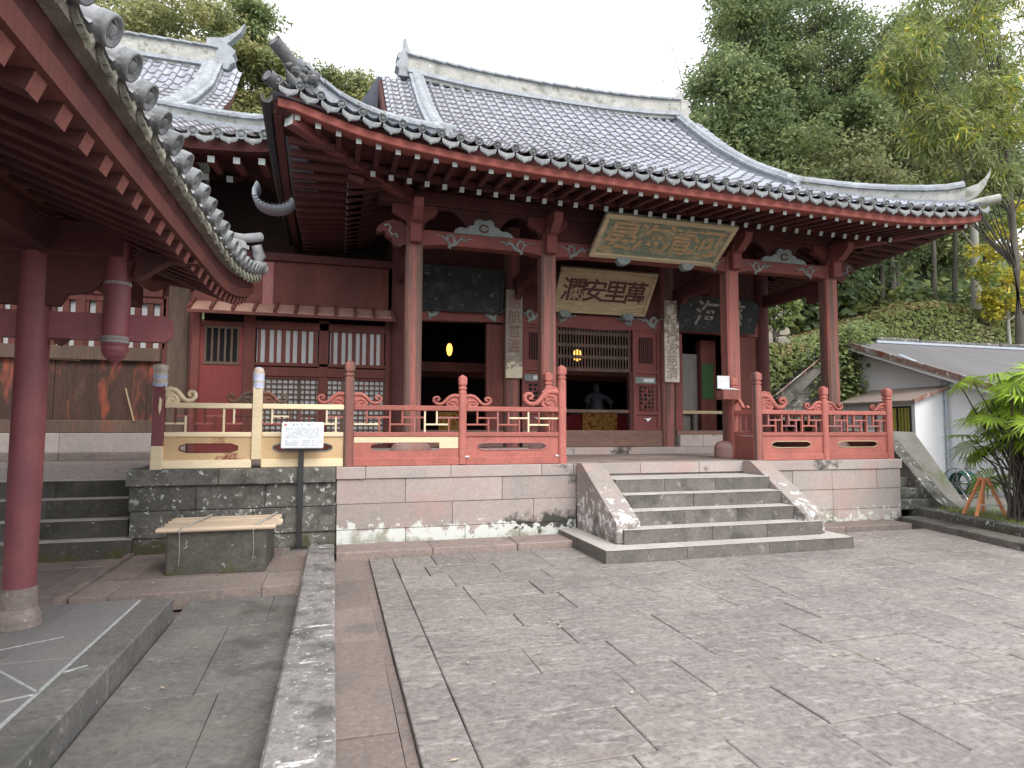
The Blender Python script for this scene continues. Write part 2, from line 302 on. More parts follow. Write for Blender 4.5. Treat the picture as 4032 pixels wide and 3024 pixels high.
STONE_TREAD = mk('pale_step_top', (.50, .475, .45), (.42, .40, .38), 2.5, rough=.88, island=.08, fine=.2, fscale=35, bump=.25, bscale=20, layers=[dict(c=(.18, .17, .15), scale=3.5, lo=.58, hi=.72, amt=.7)])  # far paler than the risers: light falling on treads put into the colour
STONE_COPING = mk('sloping_coping_stone', (.36, .31, .29), (.29, .26, .245), 3, rough=.88, fine=.2, bump=.3, layers=[dict(c=(.70, .69, .69), scale=9, lo=.60, hi=.64, zr=(.5, 1.05, .10)), dict(c=(.15, .145, .13), scale=3, lo=.56, hi=.7, zr=(.2, .9, .14)), dict(c=(.40, .29, .24), scale=2, lo=.55, hi=.7, amt=.6, zr=(1.0, .5, .1))])
STONE_KERB = mk('lichen_kerb_stone', (.21, .20, .195), (.29, .275, .265), 3.5, rough=.9, fine=.3, fscale=45, bump=.4, bscale=25,
                layers=[dict(c=(.075, .075, .073), scale=4, lo=.48, hi=.64, amt=.8), dict(c=(.70, .70, .70), scale=6, stretch=(.6, 1.5, 1), lo=.62, hi=.66), dict(c=(.60, .60, .59), scale=26, lo=.60, hi=.65, amt=.85)])
PAVE = mk('worn_paving_stone', (.28, .255, .241), (.215, .197, .188), 1.2, rough=.85, island=.10, fine=.35, fscale=26, bump=.3, bscale=30,
          layers=[dict(c=(.32, .265, .245), scale=.5, lo=.56, hi=.70, amt=.55), dict(c=(.44, .42, .40), scale=17, stretch=(.5, 1.2, 1), lo=.55, hi=.64, amt=.5), dict(c=(.115, .107, .10), scale=15, stretch=(.6, 1, 1), lo=.56, hi=.65, amt=.6), dict(c=(.17, .158, .147), scale=.9, lo=.55, hi=.72, amt=.45), dict(c=(.55, .53, .51), scale=5, stretch=(.25, 1.2, 1), lo=.70, hi=.74, amt=.9), dict(c=(.46, .44, .43), scale=38, lo=.66, hi=.7, amt=.8)])
PAVE_PINK = mk('pinkish_paving', (.27, .215, .195), (.22, .185, .17), 1.5, rough=.88, island=.16, fine=.25, fscale=26, bump=.3, layers=[dict(c=(.13, .125, .12), scale=2.2, lo=.54, hi=.68, amt=.7), dict(c=(.42, .40, .38), scale=20, lo=.64, hi=.7, amt=.6)])
PAVE_MOSS = mk('mossy_channel_stone', (.135, .133, .127), (.19, .183, .175), 1.5, rough=.9, island=.08, fine=.3, fscale=26, bump=.3, layers=[dict(c=(.25, .235, .155), scale=1.1, lo=.58, hi=.72, amt=.5), dict(c=(.08, .08, .072), scale=1.7, lo=.54, hi=.66, amt=.7), dict(c=(.40, .39, .37), scale=18, stretch=(.5, 1, 1), lo=.63, hi=.69, amt=.7)])
PAVE_PLAT = mk('smooth_grey_flags', (.175, .175, .18), (.235, .225, .22), 1.3, rough=.6, spec=.4, island=.1, fine=.2, bump=.15, layers=[dict(c=(.28, .22, .20), scale=1.3, lo=.55, hi=.7, amt=.6)])
MORTAR = mk('pale_mortar', (.42, .46, .45), (.34, .36, .35), 20, rough=.9)
JOINT = mk('dark_joint_soil', (.15, .135, .125), (.20, .178, .165), 8, rough=.95)
EARTH = mk('leafy_soil', (.07, .06, .04), (.05, .05, .028), .9, rough=.95, fine=.4, layers=[dict(c=(.16, .13, .07), scale=.7, lo=.52, hi=.66, amt=.6), dict(c=(.08, .10, .03), scale=1.3, lo=.55, hi=.7, amt=.8)])
GARDEN = mk('damp_garden_ground', (.20, .19, .175), (.14, .135, .12), 1.5, rough=.95, fine=.3, layers=[dict(c=(.07, .11, .03), scale=1.1, lo=.55, hi=.68, amt=.8)])
BARK = mk('grey_bark', (.13, .12, .105), (.08, .072, .062), 5, V1, .9, fine=.3, bump=.5, bscale=12, objrnd=.25)
BARK_PALE = mk('pale_bark', (.42, .42, .38), (.30, .30, .27), 5, V1, .85, fine=.2, objrnd=.15)
ORANGE = mk('orange_paint', (.80, .33, .16), (.70, .28, .13), 6, rough=.6, fine=.12)
BAMBOO = mk('dried_bamboo', (.62, .50, .38), (.52, .41, .31), 4, (.2, 2, 2), .5, island=.25, fine=.15)
ROPE = mk('grey_rope', (.40, .38, .34), (.30, .28, .26), 20, rough=.9)
YELLOWPANE = mk('yellow_pane', (.50, .46, .10), (.42, .40, .08), 3, rough=.4, fine=.05)
GREENSHEET = mk('green_sheet', (.05, .12, .045), (.04, .10, .04), 4, rough=.7)
GREYPANEL = mk('grey_partition', (.26, .25, .24), (.21, .20, .195), 1.5, V1, .7)
STATUE = mk('grey_blue_statue', (.11, .115, .15), (.08, .08, .105), 5, rough=.6)
ALTARCLOTH = mk('gold_altar_cloth', (.50, .33, .06), (.44, .26, .05), 9, rough=.6, layers=[dict(c=(.36, .04, .03), scale=12, lo=.52, hi=.56)])
REDCLOTH = mk('red_altar_cloth', (.20, .015, .02), (.15, .012, .018), 5, rough=.8)
TEALHOSE = mk('teal_hose', (.02, .09, .08), (.03, .12, .1), 9, rough=.4, spec=.5)
CHROME = mk('bright_steel', (.6, .62, .62), (.5, .52, .52), 5, rough=.25, metal=.8)
LAMP = emit('lit_lantern', (1, .50, .09), 1.3)
LEAF_D = leaf_mat('dark_evergreen_leaf', (.20, .27, .125), (.125, .18, .09))
LEAF_M = leaf_mat('olive_leaf', (.29, .34, .145), (.20, .25, .105))
LEAF_L = leaf_mat('pale_olive_leaf', (.36, .37, .19), (.27, .285, .14))
LEAF_Y = leaf_mat('yellow_green_leaf', (.30, .37, .10), (.20, .28, .085))
LEAF_G = leaf_mat('golden_leaf', (.62, .54, .08), (.50, .46, .07))
LEAF_C = leaf_mat('camphor_leaf', (.44, .43, .20), (.31, .32, .14), .4, .45)
LEAF_P = leaf_mat('palm_leaf', (.22, .40, .035), (.40, .52, .06), .3, .35)
LEAF_I = leaf_mat('ivy_leaf', (.19, .245, .08), (.29, .325, .115))
LEAF_DRY = leaf_mat('dry_grass', (.38, .30, .14), (.28, .22, .10))
# ================================================================ ground
def slabs(mb, x0, x1, y0, y1, rowmin, rowmax, lmin, lmax, z, jit=.006, gap=.008, keep=None, rot=0.0, th=.12):
    """paving laid in courses along x, each stone its own block, a little out of true"""
    y = y0; r_ = random.Random(int(x0*100+y0*10)+5)
    cx, cy = (x0+x1)/2, (y0+y1)/2
    while y < y1-.05:
        h = r_.uniform(rowmin, rowmax); h = min(h, y1-y)
        if y1-(y+h) < rowmin*.5: h = y1-y
        x = x0-r_.uniform(0, lmax*.5)
        while x < x1-.02:
            l = r_.uniform(lmin, lmax)
            if x1-(x+l) < .2: l = x1-x
            if x+l-x0 < .2: x = x0; continue
            a, b = max(x, x0), min(x+l, x1); x += l
            dz = r_.uniform(-jit, jit)*.7; g = gap*r_.choice((.5, .5, .6, .6, .8, 1.3)); q = lambda: r_.uniform(-.002, .002)
            tz = [z+dz+r_.uniform(-jit, jit)*.4 for _ in range(4)]
            pts = [(a+g+q(), y+g+q()), (b-g+q(), y+g+q()), (b-g+q(), y+h-g+q()), (a+g+q(), y+h-g+q())]
            if keep and not keep((a+b)/2, y+h/2): continue
            if rot:
                c_, s_ = math.cos(rot), math.sin(rot); pts = [(cx+(p[0]-cx)*c_-(p[1]-cy)*s_, cy+(p[0]-cx)*s_+(p[1]-cy)*c_) for p in pts]
            vs = [(p[0], p[1], z-th) for p in pts]+[(p[0], p[1], t) for p, t in zip(pts, tz)]
            mb.add(vs, [(4, 5, 6, 7), (0, 1, 5, 4), (1, 2, 6, 5), (2, 3, 7, 6), (3, 0, 4, 7)], 0)
        y += h
b = MB(); b.add([(-60, -30, -.13), (90, -30, -.13), (90, 90, -.13), (-60, 90, -.13)], [(0, 1, 2, 3)]); struct(b.build('ground', JOINT))
# courtyard of worn slabs, reaching to the right-hand kerb
KA, KB = (9.17, 8.24), (8.60, 5.96)
def kerb_x(y): return KB[0]+(KA[0]-KB[0])*(y-KB[1])/(KA[1]-KB[1])
b = MB()
slabs(b, .705, 10.2, -3.5, 7.72, .33, .58, .42, 1.1, 0.0, jit=.005, gap=.004, keep=lambda x, y: x < kerb_x(y)+.35)
struct(b.build('courtyard', PAVE, bevel=.006))
b = MB(); slabs(b, .43, .70, -3, 7.72, .9, 1.5, .3, .3, 0.002, jit=.003, gap=.003); struct(b.build('edging_course', PAVE, bevel=.005))
b = MB(); slabs(b, .030, .365, -3, 7.73, .8, 1.6, .5, .5, -.012, gap=.006); struct(b.build('side_paving', PAVE_PINK, bevel=.004))
b = MB()
for k in range(15): b.box(.365, .425, -3+k*.74, -3+k*.74+.735, -.1, -.03, j=.004)
struct(b.build('drain_channel', PAVE_PINK))
b = MB(); slabs(b, -1.26, -.27, -2.5, 6.42, .8, 1.5, .6, 1.1, -.03, jit=.004, gap=.004); struct(b.build('sunken_channel', PAVE_MOSS, bevel=.004))
b = MB(); slabs(b, -2.24, -.27, 6.44, 8.62, .5, .85, .7, 1.5, .055, jit=.005, gap=.004, th=.16); struct(b.build('pavement', PAVE_PINK, bevel=.005))
b = MB(); slabs(b, -6, -2.30, 5.95, 8.4, .7, 1.2, .8, 1.5, .03, jit=.006, gap=.006, th=.15); b.box(-2.30, -2.245, 6.3, 8.45, -.05, .09, j=.004)
struct(b.build('pavement_left', PAVE_PINK, bevel=.005))
# long plinth step at the foot of the front wall
b = MB()
for a, c in ((.05, 1.2), (1.205, 2.3), (2.305, 3.25)): b.box(a, c, 7.74, 8.27, -.08, .085, j=.004)
for a, c in ((6.5, 7.6), (7.605, 8.9)): b.box(a, c, 7.82, 8.27, -.08, .07, j=.004)
struct(b.build('plinth_step', PAVE_PINK, bevel=.012))
# right-hand garden ground, raised
b = MB()
gy = [-6+i*.6 for i in range(36)]
for a, c in zip(gy[:-1], gy[1:]):
    b.add([(kerb_x(a)+.62, a, .205), (26, a, .22), (26, c, .22), (kerb_x(c)+.62, c, .205)], [(0, 1, 2, 3)])
struct(b.build('garden_ground', GARDEN))

# ================================================================ kerbs (each a thing)
def kerb(name, label, x0, x1, y0, y1, z, mat):
    b = MB(); n = max(2, int((y1-y0)/1.6)); ys = frange(y0, y1, n)
    for a, c in zip(ys[:-1], ys[1:]): b.box(x0+rnd.uniform(-.006, .006), x1+rnd.uniform(-.006, .006), a+.002, c-.002, -.12, z+rnd.uniform(-.006, .006), j=.004)
    return tag(b.build(name, mat, bevel=.015), label, 'kerb')
kerb('stone_kerb', 'long dark kerb stone spotted with white lichen, running from the foreground to the front wall', -.265, .03, 1.2, 7.80, .19, STONE_KERB)
def slanted_kerb(name, label, off, w_, z0, z1, mat, ya, yb):
    b = MB(); ys = frange(ya, yb, 8)
    for a, c in zip(ys[:-1], ys[1:]):
        vs = [(kerb_x(y)+off+d, y+s, z) for z in (z0, z1) for y, s in ((a, .003), (c, -.003)) for d in (0, w_)]
        b.add(vs, [(0, 2, 3, 1), (4, 5, 7, 6), (0, 1, 5, 4), (2, 6, 7, 3), (0, 4, 6, 2), (1, 3, 7, 5)])
    return tag(b.build(name, mat, bevel=.012), label, 'kerb')
slanted_kerb('stone_kerb', 'low lower kerb on the right, between courtyard paving and the step behind it', 0, .42, -.1, .10, STONE_M, -6, 8.3)
slanted_kerb('stone_kerb', 'upper kerb on the right with greenish face, edging the garden with the palm', .43, .24, -.1, .225, STONE_D, -6, 8.6)

# ================================================================ stone terraces
def course(mb, x0, x1, yf, yb, z0, z1, lmin, lmax, seed, gap=.004, j=.003):
    r_ = random.Random(seed); x = x0
    while x < x1-.01:
        l = r_.uniform(lmin, lmax)
        if x1-(x+l) < lmin*.6: l = x1-x
        q = r_.uniform(-j, j)
        mb.box(x+gap/2, x+l-gap/2, yf+q, yb, z0+gap/2, z1-gap/2, j=.0015); x += l
t = thing('stone_terrace', 'pale pinkish block terrace under the red front railing, white lichen at its left foot', 'terrace', (4.6, 8.3, 0))
for xa, xb, sd_ in ((.03, 3.345, 1), (6.425, 9.24, 2)):
    b = MB()
    course(b, xa+.02, xb, 8.32, 8.7, -.06, .25, .7, 1.5, sd_*7+1); course(b, xa+.015, xb, 8.315, 8.7, .25, .58, 1.0, 2.1, sd_*7+2)
    course(b, xa+.01, xb, 8.31, 8.7, .58, .90, .45, 1.4, sd_*7+4)
    if sd_ == 1: b.build('wall', STONE_L, t, bevel=.006)
course(b, 3.3, 6.43, 8.33, 8.7, .5, .9, 1.0, 1.6, 31)
for k, (za, zb) in enumerate(((-.06, .25), (.25, .58), (.58, .90))): # right flank
    y = 8.32
    while y < 12:
        l = rnd.uniform(.6, 1.2); b.box(8.9, 9.235-.004*k, max(y, 8.705), min(y+l, 12)-.004, za+.002, zb-.002); y += l
b.build('wall', STONE_R, t, bevel=.006)
b = MB()
course(b, .03, .40, 8.28, 8.75, .90, 1.06, .5, .5, 3); course(b, .40, 3.30, 8.29, 8.75, .90, 1.06, .5, 1.5, 5)
course(b, 3.30, 6.43, 8.29, 8.75, .90, 1.06, .9, 1.6, 8); course(b, 6.43, 9.27, 8.29, 8.75, .90, 1.06, .5, 1.7, 11)
b.box(8.9, 9.27, 8.76, 12, .90, 1.058)
b.build('coping', STONE_L, t, bevel=.008)
b = MB(); slabs(b, .03, 8.9, 8.755, 11.06, .5, .8, .8, 1.4, 1.055, jit=.002, gap=.003, th=.1); b.box(.03, 9.2, 8.72, 12.6, .5, .95)
b.build('floor', PAVE_PINK, t, bevel=.004)
b = MB(); course(b, .4, 9.1, 11.06, 11.5, 1.04, 1.19, .9, 1.7, 15); b.build('inner_step', STONE_L, t, bevel=.006)

t = thing('stone_terrace', 'dark lichen-covered block terrace under the bare timber railing', 'terrace', (-1.1, 8.6, 0))
b = MB()
course(b, -2.30, .048, 8.36, 8.8, -.06, .24, .8, 1.5, 41, j=.01); course(b, -2.31, .043, 8.35, 8.8, .24, .56, .9, 1.6, 42, j=.01); course(b, -2.33, .038, 8.34, 8.8, .56, .86, .7, 1.3, 43, j=.01)
y = 8.8
for k, (za, zb) in enumerate(((-.06, .24), (.24, .56), (.56, .86))): b.box(-2.31+.005*k, -1.9, 8.81, 9.4, za+.002, zb-.002)
b.build('wall', STONE_D, t, bevel=.01)
b = MB(); course(b, -2.36, .028, 8.292, 8.8, .86, 1.06, .8, 1.3, 44, j=.006); b.box(-2.36, -1.9, 8.81, 9.5, .86, 1.055); b.build('coping', STONE_D, t, bevel=.012)
b = MB(); slabs(b, -1.9, .02, 8.82, 11.2, .6, .9, .8, 1.3, 1.05, jit=.002, gap=.003, th=.1); b.build('floor', PAVE_PINK, t, bevel=.004)

# ---------------------------------------------------------------- front stairs
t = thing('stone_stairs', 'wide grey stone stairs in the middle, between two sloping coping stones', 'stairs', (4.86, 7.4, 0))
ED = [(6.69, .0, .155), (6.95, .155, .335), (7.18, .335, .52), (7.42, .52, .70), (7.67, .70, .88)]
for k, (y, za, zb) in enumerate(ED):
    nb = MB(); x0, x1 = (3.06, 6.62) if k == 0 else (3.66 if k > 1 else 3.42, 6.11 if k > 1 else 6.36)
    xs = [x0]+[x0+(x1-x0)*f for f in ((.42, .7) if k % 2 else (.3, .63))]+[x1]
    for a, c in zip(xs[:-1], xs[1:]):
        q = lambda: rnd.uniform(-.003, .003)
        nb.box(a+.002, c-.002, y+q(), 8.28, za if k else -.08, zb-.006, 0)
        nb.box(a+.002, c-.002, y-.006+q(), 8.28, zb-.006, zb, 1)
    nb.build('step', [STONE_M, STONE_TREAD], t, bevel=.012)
for xa, xb in ((3.34, 3.66), (6.11, 6.43)):
    pts = [(6.99, .157), (8.28, .157), (8.28, 1.075), (8.10, 1.075), (6.99, .42)]
    nb = MB(); nb.prism(pts, xa, xb, 0, 'yz'); nb.build('sloping_coping', STONE_COPING, t, bevel=.015)

# ---------------------------------------------------------------- left stairs
t = thing('stone_stairs', 'dark mossy stone stairs on the left, behind the maroon column', 'stairs', (-4.2, 8.7, 0))
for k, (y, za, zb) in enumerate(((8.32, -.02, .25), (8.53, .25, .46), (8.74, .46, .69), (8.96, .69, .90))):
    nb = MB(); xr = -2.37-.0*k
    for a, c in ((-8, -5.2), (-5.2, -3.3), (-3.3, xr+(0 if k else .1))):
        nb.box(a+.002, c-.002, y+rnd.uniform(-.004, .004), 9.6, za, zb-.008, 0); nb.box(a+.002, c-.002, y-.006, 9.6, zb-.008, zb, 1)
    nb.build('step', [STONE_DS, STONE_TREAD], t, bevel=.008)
nb = MB(); course(nb, -8, -2.40, 9.17, 10.5, .88, 1.06, 1.2, 2.2, 61); nb.build('landing_edge', STONE_R, t, bevel=.01)
nb = MB(); slabs(nb, -8, -2.40, 10.51, 11.1, .55, .6, .9, 1.5, 1.055, jit=.002, gap=.003, th=.1); course(nb, -8, -2.4, 11.1, 11.9, 1.0, 1.15, 1.2, 2, 62); nb.build('landing', PAVE_PINK, t, bevel=.006)
# ================================================================ main hall
def tile_columns(mb, xs, p, ranges, surf, course=.245, m=0, ax='x'):
    """rows of round cover tiles with hollow pans between, stepped course by course"""
    sec = [(-.5, -.030), (-.36, -.022), (-.24, -.004), (-.20, .030), (-.11, .066), (0, .078), (.11, .066), (.20, .030), (.24, -.004), (.36, -.022), (.5, -.030)]
    for xc in xs:
        for a, bb in ranges(xc):
            if bb-a < .05: continue
            n = max(1, int((bb-a)/course)); rows = []
            wob = rnd.uniform(-.008, .008)
            for k in range(n):
                s0, s1 = a+(bb-a)*k/n, a+(bb-a)*(k+1)/n
                jz = rnd.uniform(-.004, .004)
                for s_, h in ((s0, .040+jz), (s1, .0+jz)):
                    row = []
                    for u, hz in sec:
                        cov = abs(u) < .22
                        X = xc+u*p+wob*(1 if cov else 0)
                        z = surf(X, s_)+hz+(h*.75 if cov else h)
                        row.append((X, s_, z) if ax == 'x' else (s_, X, z))
                    rows.append(row)
            ns = len(sec)
            # each course of pans and each cover tile its own piece, so every tile weathers a little differently
            for i in range(len(rows)-1):
                if i % 2 == 0:
                    for ja, jb in ((0, 2), (2, 8), (8, 10)):
                        vs = rows[i][ja:jb+1]+rows[i+1][ja:jb+1]; q = jb-ja+1
                        mb.add(vs, [(k, k+1, q+k+1, q+k) for k in range(q-1)], m, True)
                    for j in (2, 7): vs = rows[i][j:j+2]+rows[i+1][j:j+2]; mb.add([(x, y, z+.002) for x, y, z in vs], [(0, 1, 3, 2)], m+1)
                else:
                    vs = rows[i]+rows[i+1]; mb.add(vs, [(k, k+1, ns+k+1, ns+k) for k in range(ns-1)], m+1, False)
def end_disc(r=.066, m=0):
    """round end tile facing -y with a raised rim and a swirl boss"""
    b = MB(); n = 20
    prof = [(r*.95, .05), (r, 0), (r*.97, -.012), (r*.80, -.012), (r*.74, .002), (r*.42, .002), (r*.34, -.008), (r*.12, -.010)]
    vs = [(q*math.cos(2*math.pi*k/n), y, q*math.sin(2*math.pi*k/n)) for q, y in prof for k in range(n)]
    fs = [(i*n+k, (i+1)*n+k, (i+1)*n+(k+1) % n, i*n+(k+1) % n) for i in range(len(prof)-1) for k in range(n)]
    b.add(vs, fs, m, True); b.add(vs[-n:], [tuple(range(n))], m)
    for k in range(3):      # three comma-shaped swirls
        a0 = 2.1*k
        pts = [(r*(.22+.36*t)*math.cos(a0+2.4*t), r*(.22+.36*t)*math.sin(a0+2.4*t)) for t in frange(0, 1, 7)]
        b.ribbon(pts, lambda t: r*.20*(1-.7*t), -.010, .004, m)
    return b
def drip_plate(wd=.19, h=.115, m=0, lobed=False):
    """hanging drip tile facing -y: curved top, pointed heart-shaped bottom"""
    b = MB(); pts = []
    N = 10
    top = [(wd/2*(1-2*i/N), -.02-.030*math.sin(math.pi*i/N)) for i in range(N+1)]
    if lobed: bot = [(-.5, -.02), (-.49, -.35), (-.40, -.55), (-.33, -.50), (-.25, -.72), (-.16, -.80), (-.10, -.78), (0, -1.0), (.10, -.78), (.16, -.80), (.25, -.72), (.33, -.50), (.40, -.55), (.49, -.35), (.5, -.02)]
    else: bot = [(-.5, -.05), (-.5, -.28), (-.46, -.50), (-.36, -.66), (-.22, -.76), (-.10, -.84), (0, -1.0), (.10, -.84), (.22, -.76), (.36, -.66), (.46, -.50), (.5, -.28), (.5, -.05)]
    poly = [(x*wd, z*h) for x, z in bot]+top[1:-1]
    b.prism(poly, 0, .022, m)
    rib = [(x*.8*wd, (z*.78-.08)*h) for x, z in bot[1:-1]]
    b.ribbon(rib, .012, -.006, .004, m)
    return b
ROUND_SEC = [(-.13, 0), (-.13, .20), (-.15, .20), (-.15, .24), (-.11, .24), (-.09, .30), (-.05, .335), (0, .345), (.05, .335), (.09, .30), (.11, .24), (.15, .24), (.15, .20), (.13, .20), (.13, 0)]
def sec_scale(s, w_=1.0): return [(a*w_, b_*s) for a, b_ in ROUND_SEC]

hall = thing('temple_hall', 'red wooden temple hall on the stone terrace with grey tiled roof and open porch', 'temple', (5, 9.4, 1.06))
XL, XR, YE = -.82, 10.55, 7.6
EV = [(-.82, 5.55), (-.54, 5.52), (-.25, 5.425), (.22, 5.295), (.67, 5.215), (1.14, 5.165), (1.6, 5.12), (2.3, 5.078), (3.2, 5.047), (4.8, 5.016), (5.7, 5.005), (7.7, 4.992), (8.6, 4.99), (9.46, 5.03), (10.2, 5.13), (10.55, 5.23)]
PR = [(-.3, -.13), (0, 0), (.7, .32), (1.4, .66), (2.2, 1.11), (3.26, 1.80), (4.34, 2.64), (5.16, 3.37), (6.3, 4.44)]
def lift(x): return lerp_table(EV, x)-5.0
def fall(d, L_=3.2): return max(0., 1-d/L_)**1.4 if d > 0 else 1.
def hsurf(x, y): d = y-YE; return 5.125+lerp_table(PR, d)+lift(x)*fall(d)
RY = 13.9; VL, VR = 1.62, 8.47; GL, GR = .78, 9.28
HL, HR = YE+(VL-XL), YE+(XR-VR)      # where the hips meet the verges
def hrange(x):
    if x < VL:
        r_ = [(YE, YE+max(.15, x-XL))]
        if x > GL: r_.append((HL-.1, RY))
        return r_
    if x > VR:
        r_ = [(YE, YE+max(.15, XR-x))]
        if x < GR: r_.append((HR-.1, RY))
        return r_
    return [(YE, RY)]
PT = .2455; NC = int(round((XR-XL)/PT)); CX_ = [XL+PT*(i+.35) for i in range(NC)]
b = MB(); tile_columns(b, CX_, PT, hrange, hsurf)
# plain side and back slopes
def sidez(d): return 5.125+lerp_table(PR, d)
for x0, sg, X1 in ((XL, 1, VL), (XR, -1, VR)):
    ys = frange(YE, 20.2, 40); ds = frange(0, abs(X1-x0), 8)
    vs = []; 
    for y in ys:
        for d in ds:
            dd = min(d, max(y-YE, 0.0)); l_ = .5*max(0, 1-(y-YE)/2.5)**2*fall(d) if sg > 0 else .22*max(0, 1-(y-YE)/2.5)**2*fall(d)
            vs.append((x0+sg*d, y, sidez(dd if d > y-YE else d)-.05+l_))
    n = len(ds); b.add(vs, [(i*n+j, i*n+j+1, (i+1)*n+j+1, (i+1)*n+j) for i in range(len(ys)-1) for j in range(n-1)], 0, True)
ys = [(20.2, 5.2), (18, 6.2), (16, 7.7), (RY, 9.55)]
for (ya, za), (yb, zb) in zip(ys[:-1], ys[1:]): b.add([(XL, ya, za), (XR, ya, za), (XR if za < 6 else GR, yb, zb), (XL if za < 6 else GL, yb, zb)], [(0, 1, 2, 3)])
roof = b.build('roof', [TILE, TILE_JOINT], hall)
# boards that close the gables under the verges
for X, gx in ((VL, GL), (VR, GR)):
    b = MB(); ys = frange(HL, RY, 12)
    pts = [(y, hsurf(5, y)-.10) for y in ys]+[(2*RY-y, hsurf(5, y)-.10) for y in reversed(ys[:-1])]
    b.prism([(p[0], p[1]-.3) for p in pts]+[(2*RY-HL, 6.0), (HL, 6.0)], X-.05, X+.05, 0, 'yz')
    for q in (gx,):
        dx = .05 if q == GL else -.05
        b.prism([(y, z) for y, z in pts]+[(y, z-.34) for y, z in reversed(pts)], q+dx-.03, q+dx+.03, 0, 'yz')
    b.build('gable', RED_DARK, hall)
# verge, hip and main ridges
def ridge(name, path, s0, s1, mats, w0=1., w1=1., parent=None):
    """a built-up ridge: plastered body and rounded tile capping"""
    b = MB()
    def body(t): s = s0+(s1-s0)*t; w_ = w0+(w1-w0)*t; return [(-.115*w_, -.12), (-.115*w_, .21*s), (.115*w_, .21*s), (.115*w_, -.12)]
    def cap(t):
        s = s0+(s1-s0)*t; w_ = w0+(w1-w0)*t; z0 = .21*s
        return [(-.16*w_, z0), (-.16*w_, z0+.045), (-.10*w_, z0+.05), (-.08*w_, z0+.10), (-.04*w_, z0+.135), (.04*w_, z0+.135), (.08*w_, z0+.10), (.10*w_, z0+.05), (.16*w_, z0+.045), (.16*w_, z0)]
    def foot(t): w_ = w0+(w1-w0)*t; return [(-.17*w_, -.05), (-.17*w_, .05), (.17*w_, .05), (.17*w_, -.05)]
    b.sweep(path, body, 0); b.sweep(path, foot, 1)
    # the capping is laid tile by tile, each lapping the next
    pv = [Vector(p) for p in path]; cum = [0.]
    for p, q in zip(pv[:-1], pv[1:]): cum.append(cum[-1]+(q-p).length)
    def at(s_):
        for i in range(len(pv)-1):
            if s_ <= cum[i+1] or i == len(pv)-2: f = (s_-cum[i])/(cum[i+1]-cum[i]); return pv[i].lerp(pv[i+1], f)
    n = max(2, int(cum[-1]/.29))
    for k in range(n):
        t0, t1 = k/n, (k+1)/n; j = rnd.uniform(-.006, .006)
        def cseg(t, t0=t0, t1=t1):
            g = 1.0+.10*(1-t)*1.0
            return [(a_*g, z_*(1+.02*(1-t))) for a_, z_ in cap(t0+(t1-t0)*t)]
        o_ = Vector((j, j, j*.6)); b.sweep([at(cum[-1]*t0)+o_, at(cum[-1]*t1)+o_], cseg, 1)
    return b.build(name, mats, parent)
RM = [PLASTER_RIDGE, RIDGE_TILE]
for X, ya in ((VL, HL-.15), (VR, HR-.15)):
    ridge('verge_ridge', [(X, y, hsurf(X, y)+.05) for y in frange(ya, RY-.1, 14)], .55, .75, [RIDGE_TILE, RIDGE_TILE], .95, .95, roof)
def hip_path(xc, sg, hd, n=16, over=.0):
    return [(xc+sg*t, YE+t, hsurf(xc+sg*t, YE+t)+.03) for t in frange(over, hd, n)]
hp = hip_path(XL, 1, VL-XL+.18, over=.28); ridge('hip_ridge', [(x, y, z+.10*max(0, 1-i/4)**2) for i, (x, y, z) in enumerate(hp)], .95, .55, [RIDGE_TILE, RIDGE_TILE], .9, .9, roof)
hp = hip_path(XR, -1, XR-VR+.1, over=.22); ridge('hip_ridge', [(x, y, z+.03*max(0, 1-i/3)**2) for i, (x, y, z) in enumerate(hp)], 1.15, .5, RM, .9, .85, roof)
rz = hsurf(5, RY)-.02
mp_ = [(x, RY, rz+.16*abs((x-4.95)/3.5)**2.4) for x in frange(1.42, 8.5, 20)]
ridge('main_ridge', mp_, 1.75, 1.75, RM, 1.3, 1.3, roof)
def fin(x, z, sg, h=.62):
    """upswept finial at a ridge end"""
    b = MB()
    b.prism([(x+sg*.34, z-.12), (x+sg*.30, z+.02), (x+sg*.12, z+.12), (x+sg*.03, z+.26), (x-sg*.03, z+h), (x-sg*.09, z+h-.02), (x-sg*.10, z+.22), (x-sg*.16, z+.06), (x-sg*.16, z-.12)], RY-.06, RY+.06)
    b.prism([(x-sg*.20, z-.50), (x+sg*.02, z-.50), (x+sg*.02, z+.02), (x-sg*.16, z+.06), (x-sg*.26, z-.02), (x-sg*.18, z-.12), (x-sg*.28, z-.26), (x-sg*.18, z-.34)], RY-.17, RY+.17)
    return b
fin(1.42, rz+.52, 1, .46).build('finial', RIDGE_TILE, roof, bevel=.03)
fin(8.52, rz+.52, -1, .30).build('finial', PLASTER_RIDGE, roof, bevel=.03)
